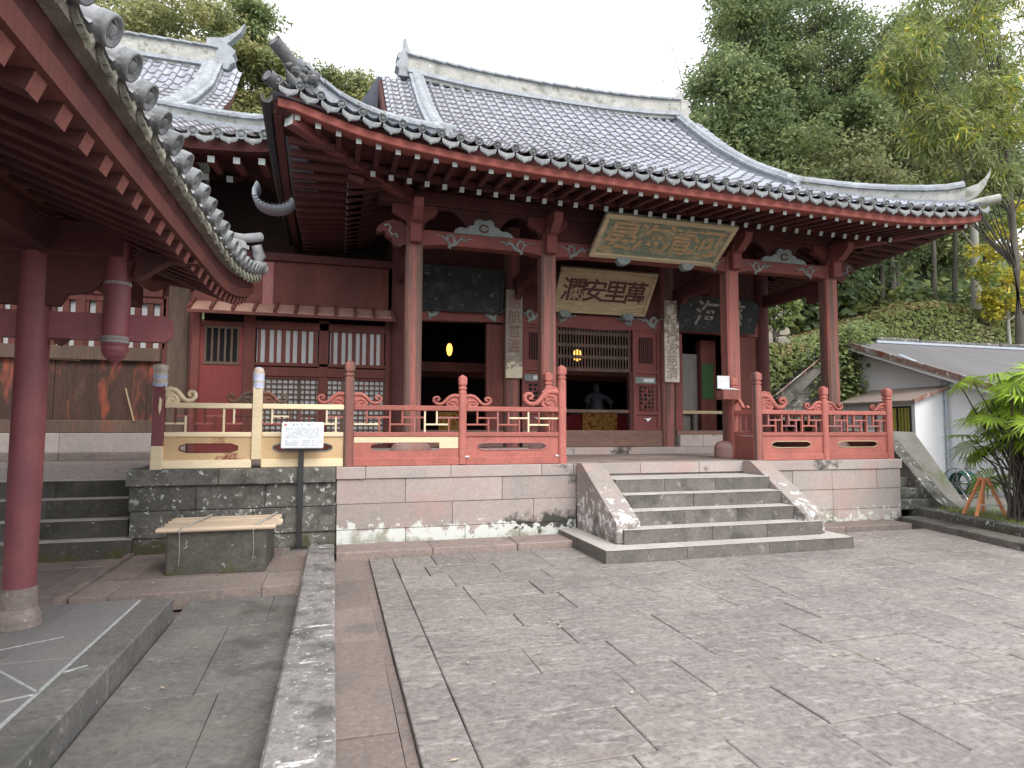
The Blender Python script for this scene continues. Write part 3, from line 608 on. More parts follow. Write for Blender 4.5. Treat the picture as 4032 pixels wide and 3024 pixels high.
# hip-end ornaments: two round tile horns on the left corner, a curled tip on the right
b = MB()
def horn(b, a, c, r0, r1, m=0):
    b.tube([a, c], [r0, r1], 14, m, cap=False); a = Vector(a); c = Vector(c); d = (c-a).normalized()
    b.tube([c-d*.03, c+d*.001], [r1*.7, r1*.72], 14, m)
horn(b, (-.42, 8.0, 5.93), (-.80, 7.62, 6.20), .075, .085)
horn(b, (-.42, 8.0, 5.62), (-.86, 7.56, 5.73), .08, .085)
rk = random.Random(4)
for k in range(16):
    c = Vector((-.47+rk.uniform(-.10, .16), 7.80+rk.uniform(-.06, .06), 5.86+rk.uniform(-.14, .12))); r0 = rk.uniform(.035, .075)
    b.lathe(c.x, c.y, [(.001, c.z-r0), (r0*.8, c.z-r0*.5), (r0, c.z), (r0*.7, c.z+r0*.6), (.001, c.z+r0)], 7)
b.tube([(-.50, 7.78, 5.72), (-.62, 7.66, 5.80), (-.66, 7.62, 5.92), (-.60, 7.68, 5.98)], [.05, .05, .035, .02], 7); b.box(-.56, -.34, 7.80, 7.94, 5.66, 6.0)
b.build('hip_ornament', DARKTILE, roof)
b = MB()
cp_ = [(10.05, 8.10, 5.56), (10.22, 7.93, 5.55), (10.36, 7.79, 5.57), (10.46, 7.69, 5.64), (10.53, 7.62, 5.75), (10.58, 7.57, 5.88), (10.60, 7.55, 5.98)]
b.sweep(cp_, lambda t: [(-.11*(1-.85*t), -.16*(1-t)**.7), (-.11*(1-.85*t), .17*(1-.9*t)), (.11*(1-.85*t), .17*(1-.9*t)), (.11*(1-.85*t), -.16*(1-t)**.7)], 0, True, True, side=(.707, .707, 0))
horn(b, (10.2, 7.9, 5.38), (10.72, 7.52, 5.47), .075, .07)
b.build('hip_ornament', PLASTER_RIDGE, roof, bevel=.02)
b = MB()        # dry grass tufts sprouting on the right hip
for k in range(60):
    a = rnd.uniform(0, 6.28); x, y = 8.62+rnd.gauss(0, .12), 9.55+rnd.gauss(0, .12); z = hsurf(x, y)+.18; h = rnd.uniform(.08, .2)
    b.add([(x, y, z), (x+.012, y, z), (x+math.cos(a)*.08, y+math.sin(a)*.08, z+h)], [(0, 1, 2)])
stuff(b.build('grass_tuft', LEAF_DRY, roof))
# end tiles along the front eave
d0 = end_disc(.052).build('round_end_tile', TILE_END, roof); p0 = drip_plate(.225, .15).build('drip_tile', TILE_END, roof)
first = True
for i, x in enumerate(CX_):
    ang = math.atan2(hsurf(x+.1, YE)-hsurf(x-.1, YE), .2)
    for o, xx, dz in ((d0, x, .012), (p0, x+PT/2, .0)):
        if xx > XR-.05: continue
        q = o if first else cp(o, roof)
        q.location = (xx, YE-.03+(.0 if o is d0 else .01), hsurf(xx, YE)+dz+(.02 if o is d0 else 0)); q.rotation_euler = (R(16 if o is d0 else -8), -ang, 0)
    first = False
# ---------------------------------------------------------------- eaves
def ez(x, y): return lift(x)*fall(y-YE)     # eave lift followed by every board
xs = frange(XL+.08, XR-.08, 60)
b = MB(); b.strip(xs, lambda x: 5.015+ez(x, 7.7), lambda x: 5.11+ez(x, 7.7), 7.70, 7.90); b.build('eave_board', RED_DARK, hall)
b = MB(); b.strip(xs, lambda x: 4.905+ez(x, 7.72), lambda x: 5.013+ez(x, 7.7), 7.66, 7.86); b.build('eave_rail', RED_EAVE, hall, bevel=.01)
b = MB(); xs2 = frange(XL+.9, XR-.9, 50); b.strip(xs2, lambda x: 4.965+ez(x, 8.55), lambda x: 5.045+ez(x, 8.55), 8.50, 8.62); b.build('inner_eave_rail', RED_DARK, hall)
def fz(y): return 4.89+(y-7.78)*.13           # flying rafter centre
def bz(y): return 4.905+(y-8.5)*.40           # base rafter centre
NF = 45
for i in range(NF):
    x = XL+.30+(XR-XL-.60)*i/(NF-1); yb = min(8.75, YE+max(.34, min(x-XL, XR-x)))
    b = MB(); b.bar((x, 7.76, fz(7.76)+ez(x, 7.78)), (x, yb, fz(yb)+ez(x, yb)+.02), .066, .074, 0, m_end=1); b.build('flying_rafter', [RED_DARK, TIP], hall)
NB = 37
for i in range(NB):
    x = XL+1.25+(XR-XL-2.4)*i/(NB-1); yb = min(11.35, YE+min(x-XL, XR-x)+.02)
    if yb < 8.7: continue
    b = MB(); b.bar((x, 8.47, bz(8.47)+ez(x, 8.6)), (x, yb, bz(yb)+ez(x, yb)*.5), .066, .076, 0, m_end=1); b.build('base_rafter', [RED_DARK, TIP], hall)
b = MB()        # soffit boards over the rafters, front and both sides
def soff(x, y):
    d = min(y-YE, x-XL, XR-x); return (4.965+(d-.1)*.13 if d < 1.0 else 5.08+(d-1.0)*.40)+ez(x, YE+d)*(1 if y-YE <= d+1e-6 else .8)
gx = frange(XL+.06, XR-.06, 46); gy_ = frange(YE+.08, 11.6, 16)
for q0, q1 in zip(gx[:-1], gx[1:]):
    for r0, r1 in zip(gy_[:-1], gy_[1:]): b.add([(q0, r0, soff(q0, r0)), (q1, r0, soff(q1, r0)), (q1, r1, soff(q1, r1)), (q0, r1, soff(q0, r1))], [(0, 1, 2, 3)], 0, True)
gy2 = frange(11.6, 20, 10)
for xa, xb in ((XL+.06, 1.3), (8.7, XR-.06)):
    for r0, r1 in zip(gy2[:-1], gy2[1:]):
        for q0, q1 in zip(frange(xa, xb, 4)[:-1], frange(xa, xb, 4)[1:]): b.add([(q0, r0, soff(q0, r0)), (q1, r0, soff(q1, r0)), (q1, r1, soff(q1, r1)), (q0, r1, soff(q0, r1))], [(0, 1, 2, 3)])
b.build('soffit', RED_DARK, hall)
b = MB()        # rafters of the two side eaves
for sg, x0 in ((1, XL), (-1, XR)):
    y = 8.15
    while y < 19.5:
        l_ = (.5 if sg > 0 else .23)*max(0, 1-(y-YE)/2.6)**1.6
        e = min(.95, y-YE)
        b.bar((x0+sg*.18, y, 4.89+l_), (x0+sg*(.2+e), y, 4.99+l_*.6), .08, .08, 0, m_end=1)
        if y > 8.6: b.bar((x0+sg*.92, y, 4.92+l_*.5), (x0+sg*min(1.95, y-YE+.1), y, 4.92+.42*min(1.0, y-YE-.9)), .08, .08, 0, m_end=1)
        y += .243
stuff(b.build('rafters', [RED_DARK, TIP], hall))
for sg, x0, lf in ((1, XL, .5), (-1, XR, .23)):
    b = MB(); pth = [(x0+sg*.07, y, 5.02+lf*max(0, 1-(y-YE)/2.6)**1.6) for y in frange(7.75, 20, 24)]
    b.sweep(pth, [(-.05, -.10), (-.05, .09), (.05, .09), (.05, -.10)]); b.build('side_eave_rail', RED_DARK, hall)
for a, c, dz in (((-.62, 7.80, 5.36), (1.15, 9.45, 5.10), 0), ((10.36, 7.80, 5.10), (8.85, 9.45, 4.98), 0)):
    b = MB(); b.bar(a, c, .15, .20, 0, m_end=1); b.build('hip_rafter', [RED, TIP if a[0] < 0 else BLACKMETAL], hall, bevel=.01)
# gutter under the left eave with a turned-up zinc end
b = MB(); pth = [(-.86, y, 5.50-.12*(1-max(0, 1-(y-7.6)/2.6)**1.6)-(.24*(1-max(0, 1-(y-7.6)/2.6)**1.6))) for y in frange(7.58, 13, 16)]
b.sweep(pth, [(-.07, 0), (-.065, -.06), (-.03, -.10), (.03, -.10), (.065, -.06), (.07, 0), (.05, 0), (.03, -.06), (-.03, -.06), (-.05, 0)]); b.build('gutter', BLACKMETAL, hall)
b = MB(); arc = [(-1.115, 4.985), (-1.155, 4.89)]+[(-.90-.255*math.cos(t), 4.83-.17*math.sin(t)) for t in frange(R(8), R(168), 12)]
b.ribbon(arc, .06, 9.0, 9.4, 0)
for k in range(3, 14): q = arc[k]; d_ = Vector((q[0]+.90, 0, q[1]-4.83)).normalized()*.026; b.bar((q[0]-d_.x, 9.0, q[1]-d_.z), (q[0]+d_.x, 9.0, q[1]+d_.z), .012, .012, 1, upv=(0, 1, 0))
b.build('gutter_end', [GREYMETAL, BLACKMETAL], hall)
# ---------------------------------------------------------------- columns, beams, brackets
CXS = [1.115, 3.28, 6.73, 8.88]; CY = 9.4
for i, x in enumerate(CXS):
    b = MB(); h = .125; c = .03
    oct_ = [(-h+c, -h), (h-c, -h), (h, -h+c), (h, h-c), (h-c, h), (-h+c, h), (-h, h-c), (-h, -h+c)]
    b.prism([(x+p[0], CY+p[1]) for p in oct_], 1.24, 4.62, 0, 'xy')
    o = b.build('column', RED_POST, hall)
    b = MB(); b.lathe(x, CY, [(.30, 1.05), (.31, 1.09), (.31, 1.24), (.27, 1.31), (.19, 1.345), (.15, 1.35)], 8); b.build('base_stone', PAINTED_STONE, o, bevel=.01)
def beam_z(x):
    # gently arched underside between columns
    for a, c in zip(CXS[:-1], CXS[1:]):
        if a <= x <= c:
            t_ = (x-a)/(c-a); return 4.325+.055*min(1, 6*t_, 6*(1-t_))
    return 4.33
b = MB(); b.strip(frange(1.0, 9.0, 80), beam_z, lambda x: 4.60, 9.29, 9.51); b.build('front_beam', RED, hall, bevel=.012)
b = MB()        # openwork board above the beam, with the dark arches
def arch(x):
    for a, c, mid in ((1.25, 3.14, 1), (3.42, 6.59, 0), (6.87, 8.74, 1)):
        if a < x < c and mid:
            t_ = (x-a)/(c-a); u = abs(t_-.5)
            if u < .13: return 4.60
            q = (u-.13)/.37; return 4.60+.36*max(0, math.sin(math.pi*min(1, q*1.02)))**.55
    return 4.60
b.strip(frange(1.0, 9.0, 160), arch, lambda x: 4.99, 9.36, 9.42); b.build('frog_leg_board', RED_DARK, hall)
b = MB(); b.box(.55, 9.5, 9.27, 9.53, 4.99, 5.19); b.build('eave_purlin', RED_DARK, hall, bevel=.012)
for x in CXS:
    b = MB()
    b.box(x-.12, x+.12, 9.24, 9.50, 4.60, 4.70); b.prism([(x-.10, 4.70), (x+.10, 4.70), (x+.34, 4.86), (x+.34, 4.985), (x-.34, 4.985), (x-.34, 4.86)], 9.33, 9.45)
    b.prism([(9.24, 4.60), (9.02, 4.66), (8.84, 4.80), (8.80, 4.93), (9.24, 4.985)], x-.07, x+.07, 0, 'yz')
    b.box(x-.09, x+.09, 9.13, 9.28, 4.36, 4.80)
    b.build('bracket', RED, hall, bevel=.015)
def nose(x, sg):
    P_ = [(0, .20), (.10, .26), (.22, .28), (.33, .24), (.42, .17), (.46, .10), (.42, .07), (.34, .09), (.30, .02), (.22, -.02), (.20, -.10), (.12, -.14), (.05, -.10), (0, -.10)]
    b = MB(); b.prism([(x+sg*p[0], 4.44+p[1]) for p in P_], 9.31, 9.49, 0)
    b.ribbon([(x+sg*p[0], 4.44+p[1]) for p in ((.34, .17), (.28, .20), (.24, .15), (.27, .10), (.22, .04), (.16, .06), (.14, .0))], .03, 9.295, 9.315, 1)
    b.build('beam_nose', [RED_DARK, VERDIGRIS], hall, bevel=.01)
nose(CXS[0]-.12, -1); nose(CXS[3]+.12, 1)
# painted cloud carvings on the beam
def cloud(x, z, s, sg, y=9.285, parent=None, nm='cloud_carving', wk=1.55):
    b = MB()
    A = lambda pts: [(x+sg*s*p[0], z+s*p[1]) for p in pts]
    W_ = wk
    b.ribbon(A([(-.95, .28), (-.70, .20), (-.55, .14), (-.40, .02), (-.30, -.12), (-.22, -.28), (-.30, -.36), (-.18, -.42)]), lambda t: W_*.07*s*(.35+.8*t), y-.012, y+.01)
    b.ribbon(A([(-.22, -.28), (-.06, -.24), (.10, -.18), (.22, -.02), (.34, .10), (.50, .10), (.62, .02), (.70, .14), (.84, .18), (1.0, .12)]), lambda t: W_*.085*s*(1-.8*t)+.01, y-.012, y+.01)
    b.ribbon(A([(-.05, -.22), (.02, -.02), (-.02, .18), (-.18, .30), (-.34, .26), (-.40, .12), (-.30, .06)]), lambda t: W_*.075*s, y-.014, y+.01)
    b.ribbon(A([(.30, .08), (.38, .22), (.52, .24), (.60, .14)]), .05*s, y-.012, y+.01)
    return b.build(nm, VERDIGRIS, parent)
for x, sg in ((1.72, 1), (2.74, -1), (3.72, 1), (6.30, -1), (7.27, 1), (8.33, -1)): cloud(x, 4.46, .29, sg, parent=hall)
def crest(x, y=9.30):
    b = MB(); pts = [(-.48, 0), (-.46, .06), (-.38, .10), (-.28, .09), (-.22, .14), (-.16, .15), (-.15, .22), (-.08, .26), (-.02, .235), (.03, .235), (.09, .26), (.16, .22), (.17, .15), (.23, .14), (.28, .09), (.38, .09), (.45, .05), (.48, 0)]
    b.prism([(x+p[0], 4.575+p[1]) for p in pts], y-.05, y+.02, 0)
    b.ribbon([(x+.07*math.cos(t)*(1-.0*t), 4.68+.055*math.sin(t)) for t in frange(.4, 6.0, 14)], .022, y-.066, y-.045, 1)
    return b.build('crest_carving', [VERDIGRIS, RED_DARK], hall, bevel=.01)
crest(2.19); crest(7.80)
for x in CXS[:]:
    b = MB(); b.bar((x, 9.5, 4.28), (x, 11.3, 4.28), .16, .24); b.strip(frange(x-.05, x+.05, 1), lambda q: 4.0, lambda q: 4.16, 9.5, 9.9); b.build('tie_beam', RED_DARK, hall, bevel=.01)
for x in CXS[1:3]:
    b = MB(); b.bar((x, 11.2, 4.0), (x, 9.6, 5.1), .12, .2); b.build('raking_beam', RED_DARK, hall)

# ---------------------------------------------------------------- inner wall
WY = 11.3
for x in (1.115, 3.22, 6.55, 8.86):
    b = MB(); b.tube([(x, WY, 1.19), (x, WY, 5.4)], .165, 16); o = b.build('inner_pillar', RED_POST if x in (3.22, 6.55) else RED_DARK, hall)
b = MB(); b.strip(frange(1.2, 8.8, 60), lambda x: 3.50+.05*abs(math.sin((x-1.1)*.8)), lambda x: 3.79, WY-.09, WY+.08); b.build('lintel', RED, hall, bevel=.012)
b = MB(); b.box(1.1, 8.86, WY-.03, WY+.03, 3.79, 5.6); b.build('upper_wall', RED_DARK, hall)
for x, s, sg in ((1.72, .30, 1), (2.78, .30, -1), (3.62, .26, 1), (4.25, .22, 1), (5.62, .22, -1), (6.15, .27, -1), (6.98, .30, 1), (8.4, .28, -1)): cloud(x, 3.72, s*1.15, sg, WY-.10, hall, wk=2.6)
b = MB(); b.box(3.42, 6.37, WY-.12, WY+.12, 1.19, 1.515); b.box(1.25, 3.05, WY-.1, WY+.1, 1.19, 1.515); b.build('threshold', SILLWOOD, hall, bevel=.012)
b = MB()
for a, c in ((6.72, 7.25), (7.254, 7.9), (7.904, 8.70)): b.box(a, c, WY-.22, WY+.1, 1.19, 1.43)
b.build('threshold_stone', STONE_L, hall, bevel=.008)
b = MB(); b.box(6.72, 8.7, WY-.1, WY+.1, 1.432, 1.515); b.build('threshold', SILLWOOD, hall, bevel=.01)
def frame_panel(x0, x1, z0, z1, parts, mats, name):
    b = MB(); b.box(x0, x1, WY-.05, WY+.03, z0, z1, 0); return b
# side jambs
for x0, x1, nm in ((1.28, 1.50, RED_DARK), (2.72, 3.06, RED_WALL), (6.71, 6.90, RED), (8.2, 8.7, RED_WALL)):
    b = MB(); b.box(x0, x1, WY-.05, WY+.05, 1.515, 3.52); b.box(x0+.0, x0+.06, WY-.08, WY-.05, 1.515, 3.52); b.build('door_jamb', nm, hall, bevel=.008)
# pair of carved door panels beside the middle opening
for x0, x1 in ((3.42, 4.06), (5.76, 6.37)):
    b = MB(); b.box(x0, x1, WY-.04, WY+.04, 1.515, 3.60)
    for a, c in ((x0, x0+.07), (x1-.07, x1)): b.box(a, c, WY-.075, WY-.04, 1.515, 3.6)
    for z in (1.515, 1.82, 2.42, 2.66, 3.50): b.box(x0+.07, x1-.07, WY-.07, WY-.04, z, z+.07)
    pn = b.build('door_panel', RED, hall, bevel=.006)
    xm0, xm1 = x0+.17, x1-.17
    b = MB(); b.box(xm0-.02, xm1+.02, WY-.055, WY-.041, 2.88, 3.40, 1)
    for k in range(7): b.box(xm0+(xm1-xm0)*k/6-.012, xm0+(xm1-xm0)*k/6+.012, WY-.075, WY-.055, 2.88, 3.40, 0)
    b.build('vent_grille', [RED_DARK, BLACK], pn)
    b = MB(); b.box(xm0-.02, xm1+.02, WY-.052, WY-.041, 1.92, 2.40, 1)
    for k in range(6):
        z = 1.93+.08*k; b.box(xm0-.02, xm1+.02, WY-.07, WY-.05, z, z+.022, 0); xx = xm0+((k*.37) % 1)*(xm1-xm0)*.8; b.box(xx, xx+.03, WY-.07, WY-.05, z, z+.08, 0)
    for q in (xm0+.04, (xm0+xm1)/2, xm1-.06): b.box(q, q+.022, WY-.072, WY-.05, 1.92, 2.40, 0)
    b.build('fret_carving', [RED, BLACK], pn)
    b = MB(); b.box(x0+.04, x1-.12, WY-.09, WY-.078, 2.46, 2.585, 0); b.box(x0+.22, x1-.16, WY-.096, WY-.09, 2.49, 2.56, 1); b.build('paper_notice', [VERDIGRIS, PAPER], pn)
    b = MB(); cx_ = (x0+x1)/2; b.prism([(cx_-.09, 1.76), (cx_-.02, 1.74), (cx_+.01, 1.69), (cx_+.05, 1.72), (cx_+.09, 1.77), (cx_+.02, 1.755)], WY-.07, WY-.042); b.build('white_carving', WHITE, pn)
b = MB()        # lattice transom over the middle opening
b.box(4.06, 5.76, WY-.05, WY+.03, 3.54, 3.6)
for z in (2.68, 2.93, 3.16, 3.40): b.box(4.06, 5.76, WY-.045, WY+.02, z, z+.065, 0)
for k in range(27): x = 4.09+1.64*k/26; b.box(x-.010, x+.010, WY-.06, WY-.035, 2.70, 3.58, 0)
b.build('lattice_transom', OLDWOOD, hall)
for xa, xb in ((4.06, 4.14), (5.68, 5.76)):
    b = MB(); b.box(xa, xb, WY-.06, WY+.06, 1.515, 3.6); b.build('door_post', RED_DARK, hall, bevel=.006)
for xa, xb, ma in ((4.14, 5.68, OLDWOOD), (6.90, 8.2, CREAM)):
    b = MB(); b.box(xa, xb, WY-.03, WY+.03, 1.86, 1.925); b.build('barrier_rail', ma, hall, bevel=.006)
# the room behind, closed and dark
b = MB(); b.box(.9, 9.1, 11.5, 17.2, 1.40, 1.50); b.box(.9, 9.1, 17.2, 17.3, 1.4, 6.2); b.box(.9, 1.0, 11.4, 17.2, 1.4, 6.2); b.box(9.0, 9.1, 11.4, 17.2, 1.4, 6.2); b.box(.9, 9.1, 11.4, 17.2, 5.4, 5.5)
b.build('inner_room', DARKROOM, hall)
b = MB(); b.box(7.15, 7.72, 12.0, 12.06, 1.5, 3.2); b.build('partition', GREYPANEL, hall)
b = MB(); b.box(7.72, 8.1, 11.85, 12.05, 1.5, 3.5); b.build('inner_post', RED_WALL, hall)
b = MB(); b.box(7.74, 8.02, 11.83, 11.846, 2.2, 2.98); b.build('green_notice', GREENSHEET, hall)
b = MB()
for y in (13, 14.6):
    b.box(1.2, 8.8, y, y+.12, 2.75, 2.95)
b.build('inner_beam', RED_WALL, hall)
# ================================================================ roofed pavilion in the left foreground
pav = thing('pavilion', 'dark red pavilion close by on the left, its tiled eave crossing the top corner', 'pavilion', (-3.2, 4.2, .15))
PX, PYE = -1.0, 8.85            # eave line and far corner
def plift(y): return .46*max(0, (y-6.0)/2.85)**2.0
def pfall(d): return max(0, 1-d/2.6)**1.4
def psurf(y, x): d = PX-x; return 3.235+.42*d+.035*d*d+plift(y)*pfall(d)
b = MB(); PP = .278; pys = [PYE-.12-PP*i for i in range(32)]
sec = [(-.5, -.030), (-.34, -.02), (-.24, 0), (-.23, .035), (-.13, .075), (0, .09), (.13, .075), (.23, .035), (.24, 0), (.34, -.02), (.5, -.030)]
for yc in pys:
    rng_ = min(4.4, PYE-yc+.02); n = max(2, int(rng_/.22)); rows = []
    for k in range(n):
        for d, h in ((rng_*k/n, .022), (rng_*(k+1)/n, 0)):
            rows.append([(PX-d, yc+u*PP, psurf(yc+u*PP, PX-d)+hz+h) for u, hz in sec])
    vs = [v for r_ in rows for v in r_]; ns = len(sec)
    b.add(vs, [(i*ns+j, (i+1)*ns+j, (i+1)*ns+j+1, i*ns+j+1) for i in range(len(rows)-1) for j in range(ns-1)], 0, True)
for i in range(12):             # far end slope, seen edge-on
    a, c = PX-4.4*i/12, PX-4.4*(i+1)/12
    b.add([(a, PYE, 3.3+plift(PYE)*pfall(PX-a)), (c, PYE, 3.3+plift(PYE)*pfall(PX-c)), (c, PYE-(PX-c), psurf(PYE-(PX-c), c)), (a, PYE-(PX-a), psurf(PYE-(PX-a), a))], [(0, 1, 2, 3)], 0, True)
pr = b.build('roof', TILE_SOFT, pav)
rq = Matrix.Rotation(R(90), 4, 'Z')
d1 = end_disc(.073).build('round_end_tile', TILE_END, pr); d1.location = (0, 0, 0)
q1 = drip_plate(.18, .12, lobed=True).build('drip_tile', MOSSTILE, pr)
tubem = MB()
for i, y in enumerate(pys):
    sl = math.atan2(plift(y+.1)-plift(y-.1), .2)
    o = d1 if i == 0 else cp(d1, pr); o.location = (PX+.05, y, psurf(y, PX)+.038); o.rotation_euler = (R(4), -sl, R(90)); o.rotation_mode = 'XYZ'
    o.rotation_euler = (Matrix.Rotation(sl, 3, 'X') @ Matrix.Rotation(R(90), 3, 'Z') @ Matrix.Rotation(R(24), 3, 'X')).to_euler()
    tubem.tube([(PX+.05, y, psurf(y, PX)+.038), (PX-.25, y, psurf(y, PX-.25)+.032)], [.071, .068], 14, 0)
    o = q1 if i == 0 else cp(q1, pr); o.location = (PX+.0, y-PP/2, psurf(y-PP/2, PX)-.012); o.rotation_euler = (Matrix.Rotation(sl, 3, 'X') @ Matrix.Rotation(R(90), 3, 'Z') @ Matrix.Rotation(R(-14), 3, 'X')).to_euler()
tubem.build('cover_tiles', TILE_SOFT, pr)
# hip ridge with a curled end and a round corner tile
hp = [(PX-t, PYE-t, psurf(PYE-t, PX-t)+.02) for t in frange(.22, 4.0, 12)]
ridge('hip_ridge', hp, .85, .9, [TILE_SOFT, TILE_SOFT], .8, .8, pr)
b = MB()
b.tube([(PX-.42, PYE-.42, 4.02), (PX-.20, PYE-.20, 4.05), (PX-.02, PYE-.02, 4.14)], [.05, .06, .062], 12)
b.tube([(PX-.06, PYE-.10, 4.0), (PX-.02, PYE-.06, 3.86), (PX-.06, PYE-.10, 3.70)], [.07, .085, .06], 10)
b.lathe(PX-.40, PYE-.40, [(.01, 4.06), (.055, 4.10), (.06, 4.15), (.01, 4.20)], 10)
b.tube([(PX-.25, PYE-.28, 3.70), (PX+.04, PYE+.02, 3.70)], .07, 14)
b.build('hip_ornament', TILE_SOFT, pr)
# eave boards, rafters, soffit
ysf = frange(-.2, PYE-.08, 40)
def along(b, x0, x1, z0, z1, m=0):
    for a, c in zip(ysf[:-1], ysf[1:]):
        la, lc = plift(a), plift(c)
        vs = [(x, y, z+l_) for z in (z0, z1) for y, l_ in ((a, la), (c, lc)) for x in (x0, x1)]
        b.add(vs, [(0, 2, 3, 1), (4, 5, 7, 6), (0, 4, 6, 2), (1, 3, 7, 5)], m)
    return b
along(MB(), -1.22, -1.09, 3.03, 3.20).build('eave_board', RED_DARK, pav)
along(MB(), -1.24, -1.075, 2.925, 3.028).build('eave_rail', RED_WALL, pav)
along(MB(), -1.16, -1.02, 3.155, 3.205).build('tile_bed', GREYBOARD, pav)
b0 = MB(); b0.bar((-1.12, 0, 2.882), (-3.7, 0, 3.86), .10, .085, 0, m_end=1)
i = 0; y = PYE-.42
while y > -.2:
    o = b0.build('rafter', [RED_DARK, SALMON], pav) if i == 0 else cp(r0_, pav)
    if i == 0: r0_ = o
    o.location = (0, y, plift(y)*.95); y -= .25; i += 1
b = MB()
for a, c in zip(ysf[:-1], ysf[1:]):
    b.add([(-1.1, a, 2.93+plift(a)), (-1.1, c, 2.93+plift(c)), (-5, c, 4.42+plift(c)*.3), (-5, a, 4.42+plift(a)*.3)], [(0, 1, 2, 3)])
b.build('soffit', RED_DARK, pav)
b = MB(); b.bar((-1.28, 8.55, 3.34), (-2.6, 7.2, 3.30), .13, .18, 0, m_end=1); b.build('hip_rafter', [RED_DARK, SALMON], pav, bevel=.01)
b = MB(); b.tube([(-2.12, y, 3.31) for y in (-.3, 4, 8.2)], .125, 14); b.build('purlin', RED_WALL, pav)
b = MB(); b.tube([(-3.6, y, 3.62) for y in (-.3, 8.2)], .12, 12); b.box(-6, -5.9, -.3, 8, 1.0, 4.6); b.build('purlin', RED_DARK, pav)
for ya in (5.26, 2.0): b = MB(); b.box(-6, -1.58, ya, ya+.18, 2.86, 3.14); b.build('tie_beam', RED_DARK, pav, bevel=.02)
b = MB(); b.box(-2.24, -2.06, -.2, 7.6, 2.88, 3.12); b.build('tie_beam', RED_DARK, pav, bevel=.02)
for cx, cy in ((-2.17, 5.36), (-2.17, 1.2), (-5.0, 5.36)):
    b = MB(); b.lathe(cx, cy, [(.10, .40), (.105, 1.2), (.103, 2.9)], 20); o = b.build('column', MAROON, pav)
    b = MB(); b.lathe(cx, cy, [(.15, .15), (.145, .20), (.118, .28), (.112, .42), (.10, .425)], 20); b.build('base_stone', PAVE_PINK, o)
b = MB(); b.prism([(-6, 2.24), (-1.30, 2.24), (-1.25, 2.27), (-1.245, 2.41), (-1.29, 2.445), (-6, 2.445)], 5.34, 5.42); b.build('rail_beam', MAROON, pav, bevel=.008)
b = MB(); b.prism([(-2.45, 2.86), (-1.5, 2.86), (-1.55, 2.74), (-1.72, 2.68), (-1.8, 2.60), (-1.95, 2.57), (-2.0, 2.48), (-2.45, 2.48)], 5.30, 5.36); b.prism([(-2.04, 2.24), (-1.92, 2.24), (-1.985, 2.18)], 5.30, 5.36)
b.prism([(-1.05, 2.86), (-1.28, 2.86), (-1.5, 2.70), (-1.5, 2.95)], 5.28, 5.38)
b.build('bracket', RED_DARK, pav, bevel=.01)
b = MB()
pz = [(.085, 3.0), (.088, 2.69), (.093, 2.688), (.093, 2.665), (.088, 2.662), (.092, 2.45), (.09, 2.272), (.096, 2.268), (.096, 2.248), (.094, 2.244), (.096, 2.24), (.096, 2.218), (.090, 2.212), (.092, 2.205), (.086, 2.198), (.090, 2.188), (.092, 2.16), (.076, 2.12), (.045, 2.085), (.018, 2.065), (.006, 2.035)]
pz = list(reversed(pz)); b.lathe(-1.63, 5.35, pz, 20, 0, lambda i: 1 if i in (10, 12, 17, 9) and pz[i][1] > 2.2 and (2.21 < pz[i][1] < 2.272 or 2.66 < pz[i][1] < 2.69) else 0)
b.build('hanging_post', [MAROON, GREYPANEL], pav)
# paved floor of the pavilion with pale mortar lines
fl = thing('stone_plinth', 'smooth grey paved plinth with pale mortar lines under the maroon column', 'plinth', (-3, 3.5, 0))
b = MB(); slabs(b, -5, -1.52, -2, 5.90, .9, 1.4, 1.1, 1.8, .148, jit=.002, gap=.003); b.build('flags', PAVE_PLAT, fl, bevel=.003)
b = MB()
for k in range(5): b.box(-1.505, -1.275, -2+1.58*k, -2+1.58*k+1.575, -.12, .148, j=.004)
b.build('edge_stone', PAVE_MOSS, fl, bevel=.012)
b = MB()
b.bar((-1.512, -2, .1475), (-1.512, 5.85, .1475), .022, .008); b.bar((-1.515, 4.02, .1475), (-2.25, 4.86, .1475), .016, .008); b.bar((-1.515, 4.0, .1475), (-2.1, 3.75, .1475), .016, .008); b.bar((-1.5, 4.3, .148), (-1.40, 4.38, .148), .014, .008)
b.bar((-1.75, 5.0, .1475), (-2.4, 4.6, .1475), .012, .008); b.build('mortar_line', MORTAR, fl)

# ================================================================ hall behind on the left
lh = thing('temple_hall', 'second tiled temple hall further back on the left, half hidden by the pavilion', 'temple', (-5, 11.8, 1.15))
LXR, LYE, LRY, LV, LG = -.35, 9.6, 17.0, -3.2, -2.62
LEV = [(-9, 5.70), (-3, 5.70), (-2, 5.70), (-1.2, 5.75), (-.6, 5.90), (-.35, 6.02)]
LPR = [(-.3, -.15), (0, 0), (1.0, .50), (2.0, 1.02), (2.82, 1.45), (4.5, 2.50), (6.2, 3.75), (7.4, 5.05)]
def llift(x): return lerp_table(LEV, x)-5.70
def lsurf(x, y): d = y-LYE; return 5.82+lerp_table(LPR, d)+llift(x)*fall(d, 2.6)
LH = LYE+(LXR-LV)
def lrange(x):
    if x > LV:
        r_ = [(LYE, LYE+max(.2, LXR-x))]
        if x < LG: r_.append((LH-.1, LRY))
        return r_
    return [(LYE, LRY)]
LP = .322; lx = [LXR-.1-LP*i for i in range(24)]
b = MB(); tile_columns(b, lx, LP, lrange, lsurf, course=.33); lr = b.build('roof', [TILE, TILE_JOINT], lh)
d2 = end_disc(.078).build('round_end_tile', TILE_END, lr); p2 = drip_plate(.255, .16).build('drip_tile', TILE_END, lr)
